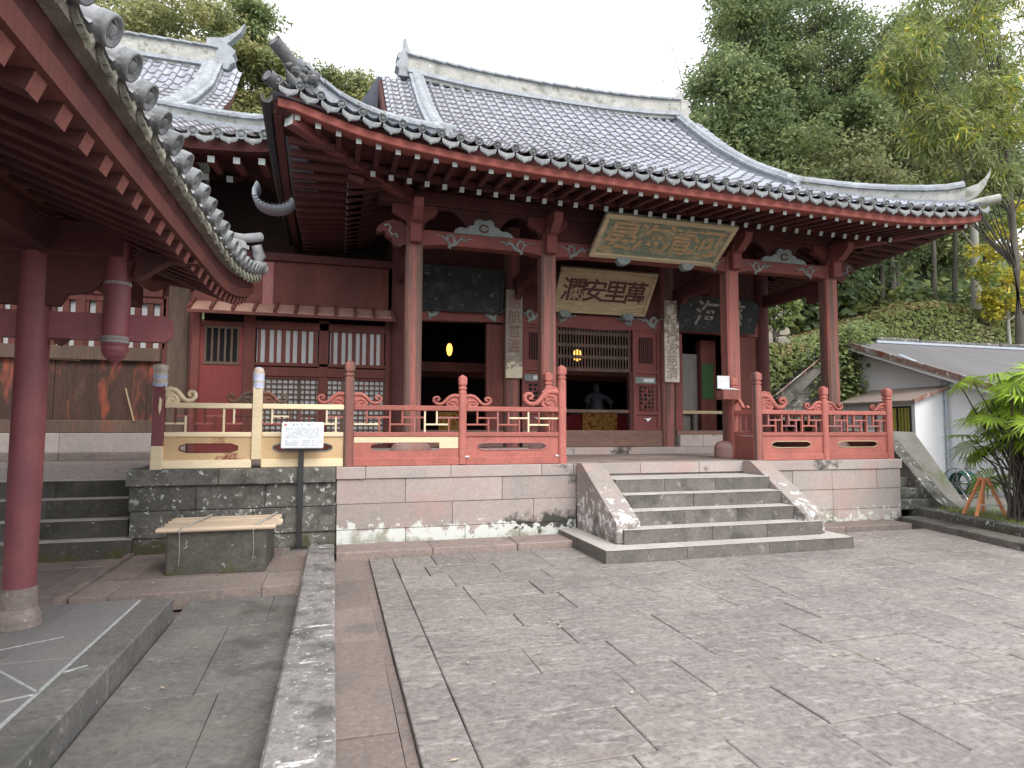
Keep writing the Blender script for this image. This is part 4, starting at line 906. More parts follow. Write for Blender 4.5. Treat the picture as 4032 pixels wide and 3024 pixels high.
for i, x in enumerate(lx):
    for o, xx, dz in ((d2, x, .012), (p2, x-LP/2, .0)):
        q = o if i == 0 else cp(o, lr); q.location = (xx, LYE-.03, lsurf(xx, LYE)+dz); q.rotation_euler = (R(8 if o is d2 else -10), 0, 0)
ridge('verge_ridge', [(LV, y, lsurf(LV, y)+.05) for y in frange(LH-.2, LRY-.1, 12)], .7, .9, [RIDGE_TILE, RIDGE_TILE], 1.3, 1.3, lr)
ridge('hip_ridge', [(LXR-t, LYE+t, lsurf(LXR-t, LYE+t)+.03) for t in frange(.25, LXR-LV+.1, 12)], .8, .8, RM, 1.2, 1.2, lr)
lz = lsurf(-4, LRY)-.05
ridge('main_ridge', [(x, LRY, lz) for x in (-9, LV+.1)], 2.2, 2.2, RM, 1.6, 1.6, lr)
b = MB(); x_ = LV+.1; z_ = lz+.55
b.prism([(x_-.3, z_-.1), (x_+.1, z_-.05), (x_+.16, z_+.1), (x_+.30, z_+.25), (x_+.52, z_+.52), (x_+.62, z_+.78), (x_+.40, z_+.50), (x_+.1, z_+.28), (x_-.3, z_+.22)], LRY-.12, LRY+.12)
b.prism([(x_-.06, z_-.6), (x_+.24, z_-.6), (x_+.30, z_-.45), (x_+.42, z_-.36), (x_+.34, z_-.22), (x_+.42, z_-.08), (x_+.24, z_+.06), (x_-.06, z_+.1)], LRY-.2, LRY+.2)
b.build('finial', RIDGE_TILE, lr, bevel=.03)
b = MB(); ys = frange(LH, LRY, 8); pts = [(y, lsurf(-6, y)-.12) for y in ys]
b.prism(pts+[(LRY+4, 7.0), (LH, 7.0)], LV-.1, LV, 0, 'yz'); b.prism(pts+[(y, z-.4) for y, z in reversed(pts)], LG-.10, LG-.03, 0, 'yz'); b.build('gable', RED_WALL, lh)
b = MB()
for k in range(12):     # hip slope on the right side
    y0, y1 = LYE+.9*k, LYE+.9*(k+1); 
    f_ = lambda y: [(LXR, y, 5.85), (LXR-min(2.8, y-LYE), y, 5.85+lerp_table(LPR, min(2.8, y-LYE)))]
    b.add(f_(y0)+f_(y1), [(0, 2, 3, 1)])
b.build('side_roof', TILE, lr)
xs = frange(-9, LXR-.1, 40); el = lambda x, y: llift(x)*fall(y-LYE, 2.6)
b = MB(); b.strip(xs, lambda x: 5.63+el(x, 9.7), lambda x: 5.80+el(x, 9.7), 9.70, 9.9); b.build('eave_board', RED_DARK, lh)
for i in range(22):
    x = LXR-.45-.352*i; b = MB(); b.bar((x, 9.82, 5.535+el(x, 9.8)), (x, 10.6, 5.66+el(x, 10.5)), .095, .095, 0, m_end=1); b.build('flying_rafter', [RED, TIP], lh)
for i in range(20):
    x = LXR-1.35-.352*i; b = MB(); b.bar((x, 10.5, 5.52), (x, 11.8, 6.05), .095, .095, 0, m_end=1); b.build('base_rafter', [RED_DARK, TIP], lh)
b = MB(); b.add([(-9, 9.75, 5.66), (LXR-.1, 9.75, 5.66+el(LXR, 9.75)*.7), (LXR-.6, 10.6, 5.78), (-9, 10.6, 5.78)], [(0, 1, 2, 3)]); b.add([(-9, 10.6, 5.80), (LXR-.6, 10.6, 5.80), (LXR-.6, 12.0, 6.35), (-9, 12.0, 6.35)], [(0, 1, 2, 3)])
b.add([(LXR-.1, 9.75, 5.7), (LXR-.1, 17, 5.7), (-2.4, 17, 6.5), (-2.4, 11.8, 6.5)], [(0, 1, 2, 3)])
b.build('soffit', RED_DARK, lh)
# wall: weathered boards, barred paper windows, posts
W = 11.8
b = MB(); course(b, -9, -2.40, W-.25, W+.2, 1.14, 1.46, 1.2, 2.2, 77); b.build('base_stone', STONE_R, lh, bevel=.008)
b = MB(); b.box(-9, -2.5, W-.02, W+.05, 3.8, 6.3); b.build('upper_wall', RED_DARK, lh)
b = MB(); b.box(-2.78, -2.44, W-.16, W+.14, 1.46, 6.2); b.build('corner_post', OLDWOOD, lh, bevel=.02)
b = MB(); b.box(-2.86, -2.785, W-.10, W+.05, 1.66, 3.8); b.build('side_post', RED_WALL, lh)
b = MB(); b.box(-2.44, -2.36, W-.14, W+.1, 1.2, 3.9); b.build('side_post', RED, lh)
b = MB(); b.box(-9, -2.87, W-.12, W+.06, 1.46, 1.67); b.build('bottom_rail', OLDWOOD, lh, bevel=.012)
b = MB()
x = -9
while x < -2.9:
    l = rnd.uniform(.5, .9); b.box(x+.003, min(x+l, -2.87)-.003, W-.04+rnd.uniform(-.004, .004), W+.02, 1.67, 2.66); x += l
b.build('wall_boards', BURNT, lh)
b = MB(); b.box(-9, -2.87, W-.14, W+.05, 2.66, 2.89); b.build('window_sill', OLDWOOD, lh, bevel=.012)
b = MB(); b.box(-9, -2.87, W-.16, W+.05, 3.76, 3.98); b.box(-9, -2.45, W-.22, W-.12, 4.05, 4.30); b.build('head_beam', RED_WALL, lh, bevel=.012)
for xa, xb in ((-4.02, -2.87), (-5.4, -4.12), (-6.8, -5.5)):
    b = MB(); b.box(xa, xb, W-.03, W, 2.89, 3.76, 0)
    wi = b.build('barred_window', PAPER, lh)
    b = MB(); n = int((xb-xa)/.165)
    for k in range(n+1): x = xa+(xb-xa)*k/n; b.box(x-.045, x+.045, W-.10, W-.035, 2.89, 3.76)
    b.box(xa, xb, W-.12, W-.10, 3.66, 3.76); b.build('window_bars', RED_WALL, wi)
b = MB(); b.box(-4.12, -4.02, W-.12, W, 2.89, 3.76); b.box(-5.5, -5.4, W-.12, W, 2.89, 3.76); b.build('window_post', RED_WALL, lh)
b = MB()
for x in (-2.6, -4.1, -5.5): b.prism([(x-.4, 4.75), (x+.4, 4.75), (x+.28, 4.55), (x+.14, 4.52), (x+.12, 4.3), (x-.12, 4.3), (x-.14, 4.52), (x-.28, 4.55)], W-.35, W-.1); 
b.box(-9, -2.2, W-.45, W-.2, 4.8, 5.05); b.build('bracket', OLDWOOD, lh, bevel=.01)
for q in (((-3.36, 11.64, 2.2), (-3.22, 11.64, 1.66)), ((-4.75, 11.70, 2.67), (-4.06, 11.70, 2.655))): b = MB(); b.bar(*q, .02, .02); b.build('pale_batten', CREAM, lh)

# ================================================================ wing between the halls
wg = thing('connecting_wing', 'low wing between the two halls with red door, paper windows and small board canopy', 'building', (-.7, 11.4, 1.06))
Q = 11.42
b = MB(); b.box(-2.34, 1.0, Q-.02, Q+.06, 3.62, 4.47); b.build('upper_wall', RED_WALL, wg)
b = MB(); b.box(-2.34, 1.0, Q+.9, Q+.96, 1.0, 6.6); b.build('dark_void_backing', DARKROOM, wg)  # near-black sheet standing in for the shaded void under the eaves
for x0, x1, z0 in ((-1.255, -1.085, 3.66), (-1.80, -1.70, 3.66)):
    b = MB(); b.box(x0, x1, Q-.032, Q-.021, z0, 4.45); b.build('primer_strip', PINK, wg)
b = MB(); b.box(-2.36, 1.0, Q-.10, Q+.06, 4.47, 4.60); b.build('top_plate', RED_DARK, wg)
b = MB()        # canopy boards with cover battens
for (xa, xb) in ((-2.34, .99),):
    b.add([(xa, Q-.03, 3.70), (xb, Q-.03, 3.70), (xb, Q-.42, 3.50), (xa, Q-.42, 3.50), (xa, Q-.03, 3.67), (xb, Q-.03, 3.67), (xb, Q-.42, 3.47), (xa, Q-.42, 3.47)], [(0, 3, 2, 1), (4, 5, 6, 7), (3, 7, 6, 2), (0, 4, 7, 3), (1, 2, 6, 5)])
cn = b.build('canopy', mk('sun_bleached_canopy', (.42, .26, .21), (.33, .18, .145), 3, rough=.8, fine=.15), wg)
b = MB()
for k in range(11):
    x = -2.32+3.28*k/10; b.bar((x, Q-.03, 3.725), (x, Q-.45, 3.51), .05, .05)
b.bar((-2.36, Q-.43, 3.455), (1.0, Q-.43, 3.455), .03, .05); b.build('batten', RED_WALL, cn)
for x0, x1, z1, ma in ((-2.34, -2.215, 3.6, RED), (-1.535, -1.345, 3.6, RED_WALL), (-.30, -.13, 3.45, RED_WALL), (.86, 1.0, 3.6, RED_WALL)):
    b = MB(); b.box(x0, x1, Q-.07, Q+.06, 1.06, z1); b.build('post', ma, wg, bevel=.008)
b = MB(); b.box(-1.345, .86, Q-.09, Q+.04, 2.44, 2.60); b.box(-1.345, .86, Q-.07, Q+.04, 2.62, 2.68); b.box(-2.215, -1.535, Q-.06, Q+.04, 3.28, 3.36); b.box(-1.345, .86, Q-.07, Q+.04, 3.26, 3.40); b.build('cross_beam', RED_WALL, wg, bevel=.008)
b = MB(); b.box(-2.215, -1.535, Q-.03, Q+.02, 1.06, 2.64); b.box(-2.215, -2.15, Q-.035, Q+.02, 2.64, 3.28); b.box(-1.60, -1.535, Q-.035, Q+.02, 2.64, 3.28)
dr = b.build('door', RED_DOOR, wg)
b = MB(); b.box(-2.15, -1.60, Q-.01, Q+.02, 2.64, 3.28, 1)
for k in range(6): x = -2.13+.51*k/5; b.box(x-.016, x+.016, Q-.035, Q-.011, 2.64, 3.28, 0)
b.box(-2.16, -1.59, Q-.045, Q-.02, 2.62, 2.67, 0); b.box(-2.16, -1.59, Q-.045, Q-.02, 3.24, 3.29, 0); b.build('barred_opening', [OLDWOOD, BLACK], dr)
for xa, xb in ((-1.345, -.30), (-.13, .86)):
    b = MB(); b.box(xa+.02, xb-.02, Q-.01, Q+.02, 2.68, 3.26); wi = b.build('paper_window', PAPER, wg)
    b = MB(); n = 8
    for k in range(n): x = xa+.06+(xb-xa-.12)*k/(n-1); ww = .035 if k % 2 else .022; b.box(x-ww, x+ww, Q-.05, Q-.011, 2.68, 3.26)
    b.build('window_bars', RED_WALL, wi)
b = MB(); b.box(-1.345, .86, Q-.01, Q+.02, 1.25, 2.40); wi = b.build('lattice_screen', PAPER, wg)
b = MB()
for k in range(25): x = -1.345+2.205*k/24; w_ = .012 if k % 8 else .03; b.box(x-w_, x+w_, Q-.04, Q-.011, 1.25, 2.40)
for k in range(14): z = 1.25+1.15*k/13; b.box(-1.345, .86, Q-.036, Q-.012, z-.012, z+.012)
b.build('lattice', OLDWOOD, wi)
b = MB(); b.box(-1.345, .86, Q-.06, Q+.04, 1.06, 1.25); b.box(-1.345, .86, Q-.06, Q+.04, 2.40, 2.44); b.build('bottom_rail', RED_WALL, wg)
b = MB(); b.box(-2.3, 1.0, 11.1, 11.5, .9, 1.06); b.build('footing', STONE_L, wg)
# ================================================================ railings
RY0 = 8.42
def post(parent, x, y, h, mats, w_=.062, name='post', wrap=None, z0=1.055):
    b = MB(); c = .018
    def oc(s): h_ = w_*s; return [(x-h_+c, y-h_), (x+h_-c, y-h_), (x+h_, y-h_+c), (x+h_, y+h_-c), (x+h_-c, y+h_), (x-h_+c, y+h_), (x-h_, y+h_-c), (x-h_, y-h_+c)]
    zt = z0+h; rings = [(z0, 1), (zt-.235, 1), (zt-.225, .84), (zt-.21, .84), (zt-.20, 1.02), (zt-.175, 1.02), (zt-.168, .82), (zt-.15, .82), (zt-.142, 1.04), (zt-.115, 1.1), (zt-.04, 1.1), (zt, .25)]
    vs = [(p[0], p[1], z) for z, s in rings for p in oc(s)]
    b.add(vs, [(i*8+k, i*8+(k+1) % 8, i*8+8+(k+1) % 8, i*8+8+k) for i in range(len(rings)-1) for k in range(8)], 0)
    b.add(vs[-8:], [tuple(range(8))], 0)
    return b.build(name, mats, parent)
def slot_panel(x0, x1, z0, z1, y, sx0, sx1, sz0, sz1, mats, parent, rim=True):
    b = MB(); zc = (sz0+sz1)/2; tp = .075
    def half(x):
        if x <= sx0 or x >= sx1: return 0
        return (sz1-sz0)/2*min(1, (x-sx0)/tp*.6+.4, (sx1-x)/tp*.6+.4)
    xs = sorted(set([x0, x1, sx0, sx0+1e-4, sx1-1e-4, sx1]+frange(sx0+1e-4, sx1-1e-4, 24)))
    b.strip(xs, lambda x: z0, lambda x: zc-half(x), y-.018, y+.018); b.strip(xs, lambda x: zc+half(x), lambda x: z1, y-.018, y+.018)
    if rim:
        pts = [(sx0, zc), (sx0+.0, zc+(sz1-sz0)*.2), (sx0+tp, sz1), (sx1-tp, sz1), (sx1, zc+(sz1-sz0)*.2), (sx1, zc-(sz1-sz0)*.2), (sx1-tp, sz0), (sx0+tp, sz0), (sx0, zc-(sz1-sz0)*.2), (sx0, zc)]
        b.ribbon(pts, .016, y-.026, y-.016, 1)
    return b.build('panel', mats, parent)
def fret(x0, x1, z0, z1, y, parent, mats_fn, n=3, t=.024):
    """openwork of broken key pattern between the rails"""
    M_ = (x1-x0)/n; za, zb = z0+(z1-z0)*.36, z0+(z1-z0)*.68; ms = []; b = MB()
    def put(kind, *a):
        m_ = mats_fn(kind)
        if m_ not in ms: ms.append(m_)
        b.box(*a, ms.index(m_))
    for k in range(n):
        a = x0+M_*k
        if k: put('v', a-t/2, a+t/2, y-.02, y+.02, z0, z1)
        put('h', a, a+M_*.70, y-.017, y+.017, za-t/2, za+t/2)
        put('v', a+M_*.35-t/2, a+M_*.35+t/2, y-.018, y+.018, za, z1)
        put('h', a+M_*.35, a+M_, y-.016, y+.016, zb-t/2, zb+t/2)
        put('v', a+M_*.70-t/2, a+M_*.70+t/2, y-.019, y+.019, z0, zb)
    b.build('fretwork', ms, parent, bevel=.003)
def scroll(x, z, sg, L_, h, mats, parent, y=RY0, big=False):
    """carved scroll that lies on the top rail against a post"""
    b = MB(); S = lambda q: [(x+sg*L_*p[0], z+h*p[1]) for p in q]
    b.ribbon(S([(0, .80), (.14, .86), (.30, .80), (.44, .58), (.54, .34), (.64, .18), (.76, .14), (.88, .20), (.97, .38), (.97, .58), (.90, .70), (.80, .70), (.75, .58), (.78, .46), (.86, .44)]), lambda t: .30*h*(1-.45*t), y-.032, y+.032)
    b.ribbon(S([(.05, .10), (.10, .36), (.22, .46), (.34, .40), (.38, .24), (.30, .14), (.22, .20)]), .15*h, y-.028, y+.028)
    b.prism(S([(0, .0), (.42, .0), (.50, .14), (.40, .5), (.2, .72), (0, .78)]), y-.008, y+.02)
    if big:
        b.ribbon(S([(.02, 1.0), (.16, 1.06), (.34, .98), (.46, .76)]), .12*h, y-.02, y+.02); b.ribbon(S([(.06, .3), (.16, .58), (.30, .62), (.40, .48), (.34, .32)]), .12*h, y-.035, y+.03)
    return b.build('scroll_carving', mats, parent)
def bay(parent, x0, x1, mats, fretm, panelm, slot=(.24, .80), rim=True):
    """one bay between two posts"""
    for za, zb, d, nm in ((1.80, 1.868, .034, 'top_rail'), (1.448, 1.508, .036, 'middle_rail'), (1.06, 1.165, .045, 'base_rail')):
        b = MB(); b.box(x0, x1, RY0-d, RY0+d, za, zb, j=.002); b.build(nm, mats, parent, bevel=.008)
    fret(x0, x1, 1.508, 1.80, RY0, parent, fretm)
    w_ = x1-x0; slot_panel(x0, x1, 1.165, 1.448, RY0, x0+w_*slot[0], x0+w_*slot[1], 1.262, 1.362, panelm, parent, rim)
rr = random.Random(3)
# fresh timber railing on the dark terrace
g = thing('railing', 'fresh unpainted timber railing with taped post heads, on the dark lichen terrace', 'railing', (-1, RY0, 1.06))
b = MB(); b.box(-2.125, -1.995, RY0-.06, RY0+.06, 1.04, 1.34, 0); b.box(-2.122, -1.998, RY0-.057, RY0+.057, 1.34, 2.08, 1)
o = b.build('post', [NEWWOOD, MAROON], g, bevel=.006)
b = MB(); b.lathe(-2.06, RY0, [(.075, 2.06), (.085, 2.10), (.078, 2.16), (.082, 2.20), (.076, 2.24), (.09, 2.30), (.088, 2.325), (.04, 2.34)], 12, 0, lambda i: 1 if i in (0, 2) else 0); b.build('wrapping', [WRAP, BLUEWRAP], o)
b = MB(); b.prism([(-2.045, 1.94), (-2.02, 1.90), (-2.025, 1.80), (-2.04, 1.72), (-2.055, 1.80), (-2.05, 1.88)], RY0-.066, RY0-.056); b.build('chipped_patch', NEWWOOD, o)
b = MB(); b.box(-1.00, -.885, RY0-.055, RY0+.055, 1.165, 2.08); o = b.build('post', NEWWOOD, g, bevel=.006)
b = MB(); b.lathe(-.942, RY0, [(.068, 2.06), (.07, 2.13), (.074, 2.16), (.07, 2.20), (.072, 2.24), (.066, 2.28), (.05, 2.32), (.02, 2.335)], 12, 0, lambda i: 1 if i in (1, 4, 5) else 0); b.build('wrapping', [BLUEWRAP, WRAP], o)
def fm(kind):
    return rr.choice([NEWWOOD, RED_DARK, RED_RAIL]) if kind == 'h' else rr.choice([NEWWOOD, RED_WALL, RED_WALL])
bay(g, -1.995, -1.0, NEWWOOD, fm, [NEWPANEL, RED_WALL], (.18, .84))
bay(g, -.885, .115, NEWWOOD, fm, [NEWPANEL, VERDIGRIS], (.14, .86))
scroll(-1.995, 1.868, 1, .34, .20, NEWWOOD, g)
scroll(-1.0, 1.868, -1, .30, .16, OLDWOOD, g); scroll(-.885, 1.868, 1, .30, .16, OLDWOOD, g)
# left red railing
g = thing('railing', 'faded red railing left of the stairs with one pale new board', 'railing', (1.7, RY0, 1.06))
post(g, .18, RY0, 1.40, RED_POST, .062); post(g, 1.70, RY0, 1.235, RED_RAIL, .052, z0=1.07); post(g, 3.165, RY0, 1.43, RED_RAIL, .056)
fm = lambda kind: rr.choice([RED_RAIL]*6+[NEWWOOD, PINK])
bay(g, .242, 1.648, RED_RAIL, fm, [RED_RAIL, RED_RAIL], (.16, .84), False); bay(g, 1.752, 3.109, RED_RAIL, fm, [RED_RAIL, PINK], (.12, .86))
b = MB(); b.box(.25, 1.64, RY0-.024, RY0-.0185, 1.37, 1.446); b.box(1.38, 1.64, RY0-.0241, RY0-.0186, 1.29, 1.37); b.build('new_board', NEWWOOD, g)
for x, sg, L_, h, bg in ((.118, -1, .34, .17, 0), (.242, 1, .36, .17, 0), (1.648, -1, .36, .17, 0), (1.752, 1, .36, .17, 0), (3.109, -1, .52, .27, 1)): scroll(x, 1.868, sg, L_, h, RED_RAIL, g, big=bg)
b = MB(); b.box(1.73, 1.79, RY0-.06, RY0-.02, 1.165, 1.185); b.box(3.05, 3.10, RY0-.06, RY0-.02, 1.165, 1.185); b.build('white_wedge', PAPER, g)
# right red railing
g = thing('railing', 'bright faded red railing right of the stairs, ending at the terrace corner', 'railing', (7.8, RY0, 1.06))
post(g, 6.50, RY0, 1.43, RED_POST, .062); post(g, 7.80, RY0, 1.22, RED_RAIL, .056); post(g, 9.13, RY0, 1.22, RED_RAIL, .062)
fm = lambda kind: rr.choice([RED_RAIL]*5+[PINK])
bay(g, 6.562, 7.744, RED_RAIL, fm, [RED_RAIL, CREAM], (.16, .80)); bay(g, 7.856, 9.068, RED_RAIL, fm, [RED_RAIL, CREAM], (.16, .84))
for x, sg, L_, h, bg in ((6.562, 1, .50, .27, 1), (7.744, -1, .32, .16, 0), (7.856, 1, .32, .16, 0), (9.068, -1, .30, .14, 0)): scroll(x, 1.868, sg, L_, h, RED_RAIL, g, big=bg)
# short return railings that run back to the columns
for x, nm in ((3.28, 'short red return railing running back to the column left of the stairs'), (6.73, 'short red return railing running back to the column right of the stairs')):
    g = thing('railing', nm, 'railing', (x, 8.9, 1.06))
    xx = 3.23 if x < 5 else 6.62
    post(g, xx, 9.20, 1.40, RED_RAIL, .06)
    b = MB(); b.bar((xx, RY0+.06, 1.835), (xx, 9.15, 1.835), .07, .07); b.build('top_rail', RED_RAIL, g, bevel=.008)
    b = MB(); b.bar((xx, RY0+.06, 1.48), (xx, 9.15, 1.48), .07, .06); b.build('middle_rail', RED_RAIL, g, bevel=.008)
    b = MB(); b.bar((xx, RY0+.06, 1.30), (xx, 9.15, 1.30), .035, .28); b.bar((xx, RY0+.06, 1.11), (xx, 9.15, 1.11), .09, .1); b.build('panel', RED_RAIL, g)
    b = MB()
    for k in range(4): b.bar((xx, 8.55+k*.16, 1.5), (xx, 8.55+k*.16, 1.81), .03, .03)
    b.build('fretwork', RED_RAIL, g)
    b = MB()
    pts = [(9.13, 2.02), (9.05, 2.05), (8.98, 1.98), (8.92, 1.90), (8.85, 1.89), (8.80, 1.93)]
    for (ya, za), (yb, zb) in zip(pts[:-1], pts[1:]): b.bar((xx, ya, za), (xx, yb, zb), .05, .05)
    b.build('scroll_carving', RED_RAIL, g)
# side railing on the far right edge of the terrace
g = thing('railing', 'small red railing going back along the right edge of the terrace', 'railing', (9.1, 10.4, 1.06))
post(g, 9.12, 11.9, 1.2, RED_RAIL, .06)
b = MB(); b.bar((9.12, 8.49, 1.835), (9.12, 11.84, 1.835), .07, .07); b.bar((9.12, 8.49, 1.48), (9.12, 11.84, 1.48), .07, .06); b.bar((9.12, 8.49, 1.11), (9.12, 11.84, 1.11), .09, .1); b.build('rails', RED_RAIL, g, bevel=.006)
b = MB(); b.box(9.10, 9.14, 8.49, 9.9, 1.165, 1.445); b.box(9.10, 9.14, 10.2, 11.84, 1.165, 1.445); b.build('panel', RED_WALL, g)
b = MB()
for k in range(13): b.bar((9.12, 8.65+k*.25, 1.5), (9.12, 8.65+k*.25, 1.81), .03, .03)
b.build('fretwork', RED_WALL, g)

# ================================================================ name boards
def board(name, label, x0, x1, Yb, zb, Yt, zt, mats, text=None, tm=None, frame=.09, tsz=.42, th=.05, grp=None, arched=False, gap=None, dx=0):
    t = thing(name, label, 'sign', ((x0+x1)/2, Yb, zb))
    upv = Vector((0, Yt-Yb, zt-zb)); H_ = upv.length; upv.normalize(); nrm = Vector((1, 0, 0)).cross(upv)
    M_ = Matrix(((1, upv.x, nrm.x, (x0+x1)/2), (0, upv.y, nrm.y, (Yb+Yt)/2), (0, upv.z, nrm.z, (zb+zt)/2), (0, 0, 0, 1)))
    W_ = x1-x0; b = MB()
    if arched: b.prism([(-W_/2, -H_/2), (W_/2, -H_/2), (W_/2, H_*.28), (W_*.42, H_*.45), (W_*.33, H_/2), (-W_*.33, H_/2), (-W_*.42, H_*.45), (-W_/2, H_*.28)], -th, 0, 0, 'xy')
    else: b.box(-W_/2, W_/2, -H_/2, H_/2, -th, 0)
    b.build('panel', mats[0], t, xf=M_)
    if frame:
        b = MB()
        for a in ((-W_/2, W_/2, -H_/2, -H_/2+frame), (-W_/2, W_/2, H_/2-frame, H_/2), (-W_/2, -W_/2+frame, -H_/2+frame, H_/2-frame), (W_/2-frame, W_/2, -H_/2+frame, H_/2-frame)): b.box(*a, -.01, .028)
        b.build('frame', mats[1], t, xf=M_, bevel=.01)
    if text:
        b = MB(); n = len(text); ww = (W_-2*frame)*.93 if gap is None else gap*n
        for k, ch in enumerate(text):
            xf = M_ @ Matrix.Translation((dx-ww/2+ww*(k+.5)/n, -.01, .006)); text_mb(ch, tsz, b, xf, 0, .006)
        o = b.build('lettering', tm, t)
    return t, M_
board('name_board', 'tilted green board with worn gilt characters, hung on the front beam', 3.94, 6.30, 9.22, 4.385, 8.50, 4.86, [GREENBOARD, CREAM], '晏海清河', GOLD, .085, .60)
t, M_ = board('name_board', 'tilted cream board with four dark maroon characters, above the latticed middle door', 3.95, 5.95, 11.08, 3.80, 10.50, 4.535, [CREAM, CREAM], '瀾安里萬', INK, .075, .50)
board('name_board', 'blackened illegible board, above the dark left doorway', 1.42, 2.99, 11.12, 3.70, 10.93, 4.50, [SLATEBOARD, SLATEBOARD], None, None, .05)
board('name_board', 'black and grey weathered board with rounded top corners, above the right doorway', 6.68, 8.56, 11.12, 3.555, 10.86, 4.24, [SLATEBOARD, SLATEBOARD], '海慈', GREYBOARD, 0, .56, arched=True, gap=.62)
for x in (4.55, 5.75):
    b = MB(); b.prism([(x-.10, 4.40), (x+.10, 4.40), (x+.12, 4.33), (x+.05, 4.27), (x-.06, 4.27), (x-.12, 4.34)], 9.16, 9.28); b.build('board_rest', VERDIGRIS, hall, bevel=.015)
for x in (4.22, 5.55):
    b = MB(); b.prism([(x-.10, 3.82), (x+.10, 3.82), (x+.12, 3.75), (x+.05, 3.69), (x-.06, 3.69), (x-.12, 3.76)], 11.0, 11.2); b.build('board_rest', VERDIGRIS, hall, bevel=.015)
for x0, x1, ma, txt, lb, z1 in ((3.05, 3.375, GREYBOARD, '慈航普渡', 'tall grey weathered board with bare cream foot, on the pillar left of the middle door', 4.17), (6.385, 6.715, WHITEBOARD, '海不揚波慈濟', 'tall peeling white board with faded characters, on the pillar right of the middle door', 4.16)):
    t = thing('couplet_board', lb, 'sign', ((x0+x1)/2, 11.08, 2.49))
    b = MB(); b.box(x0, x1, 11.06, 11.10, 2.49, z1); b.build('panel', ma, t, bevel=.006)
    b = MB(); n = len(txt)
    for k, ch in enumerate(txt):
        zt = z1-.12-(z1-2.49-.16)*(k+.5)/n if n > 4 else z1-.12-(z1-2.9-.16)*(k+.5)/n
        xf = Matrix.Translation(((x0+x1)/2, 11.058, zt)) @ Matrix.Rotation(R(90), 4, 'X'); text_mb(ch, .27, b, xf, 0, .003)
    b.build('lettering', FADEDINK if n > 4 else SILLWOOD, t)

# ================================================================ notice on a black post
t = thing('notice_sign', 'small white notice panel on a black post in front of the timber railing', 'sign', (-.39, 8.28, .06))
b = MB(); b.box(-.43, -.365, 8.24, 8.28, .05, 1.33); b.box(-.50, -.29, 8.19, 8.33, .05, .07); b.build('post', BLACKMETAL, t, bevel=.004)
b = MB(); b.box(-.60, -.18, 8.235, 8.26, 1.285, 1.345); b.build('bracket', BLACKMETAL, t)
up_ = Vector((0, .22, .98)).normalized(); nn = Vector((1, 0, 0)).cross(up_); MS = Matrix(((1, up_.x, nn.x, -.385), (0, up_.y, nn.y, 8.20), (0, up_.z, nn.z, 1.475), (0, 0, 0, 1)))
b = MB(); b.box(-.252, .252, -.168, .168, -.02, 0); b.build('panel', WHITE, t, bevel=.012, xf=MS)
b = MB()
text_mb('国宝 第一峰門', .042, b, MS @ Matrix.Translation((.0, .128, .001)), 0, .0006)
r_ = random.Random(2)
lines = '所在地崇福寺町七番五号指定年月日昭和二十八年三月三十一日建立正保三年唐船主魏之琰等寄進媽祖堂柱間彫刻彩色重層入母屋造本瓦葺'
for k in range(7):
    s_ = ''.join(r_.choice(lines) for _ in range(20)); text_mb(s_, .0205, b, MS @ Matrix.Translation((0, .088-.021*k, .001)), 0, .0005)
for k in range(4):
    for cx_, n_ in ((-.125, 9), (.045, 6), (.165, 6)):
        text_mb(''.join(r_.choice(lines) for _ in range(n_)), .019, b, MS @ Matrix.Translation((cx_, -.075-.020*k, .001)), 0, .0005)
b.build('lettering', GREYTEXT, t)
b = MB(); b.prism([(-.205+.02*math.cos(a), .13+.02*math.sin(a)) for a in frange(0, 2*math.pi, 8)[:-1]], .001, .002, 0, 'xy'); b.build('red_emblem', REDTEXT, t, xf=MS)

# ================================================================ stone box and its bamboo cover
t = tag(MB().prism([(-1.64, 7.14), (-.675, 7.10), (-.65, 7.86), (-1.60, 7.92)], .06, .49, 0, 'xy').build('stone_box', STONE_DS, bevel=.02), 'rough dark stone box with moss at its corner, under the bamboo cover', 'stone box')
b = MB()
for k in range(11):
    y = 7.10+.078*k; dx = rnd.uniform(-.03, .03); z = .515+rnd.uniform(0, .006)
    b.tube([(-1.70+dx, y, z), (-.56+dx, y+rnd.uniform(-.02, .02), z+.003)], rnd.uniform(.021, .027), 8)
t = tag(b.build('bamboo_cover', BAMBOO), 'pale bamboo-pole cover lying on the dark stone box', 'cover')
for x in (-1.50, -.80): b = MB(); b.tube([(x-.0, 7.07, .50), (x+.03, 7.08, .545), (x+.10, 7.5, .55), (x+.16, 7.90, .56)], .014, 6); b.tube([(x, 7.065, .53), (x+.01, 7.06, .3), (x, 7.085, .16)], .004, 5); b.build('rope', ROPE, t)

# ================================================================ offering box on the column
t = thing('offering_box', 'small red box with a white paper slip, fixed to the column right of the stairs', 'box', (6.42, 9.1, 2.06))
b = MB(); vs = [(x, y, z) for z, d in ((2.055, .02), (2.215, 0)) for x, y in ((6.27+d, 8.98+d), (6.60-d, 8.98+d), (6.60-d, 9.20), (6.27+d, 9.20))]
b.add(vs, [(0, 3, 2, 1), (4, 5, 6, 7), (0, 1, 5, 4), (1, 2, 6, 5), (2, 3, 7, 6), (3, 0, 4, 7)]); b.build('body', SALMON, t, bevel=.006)
b = MB(); b.add([(6.26, 8.97, 2.222), (6.61, 8.97, 2.222), (6.61, 9.17, 2.262), (6.26, 9.17, 2.262)], [(0, 1, 2, 3)]); b.box(6.30, 6.54, 9.175, 9.19, 2.24, 2.47); b.build('white_slip', PAPER, t)

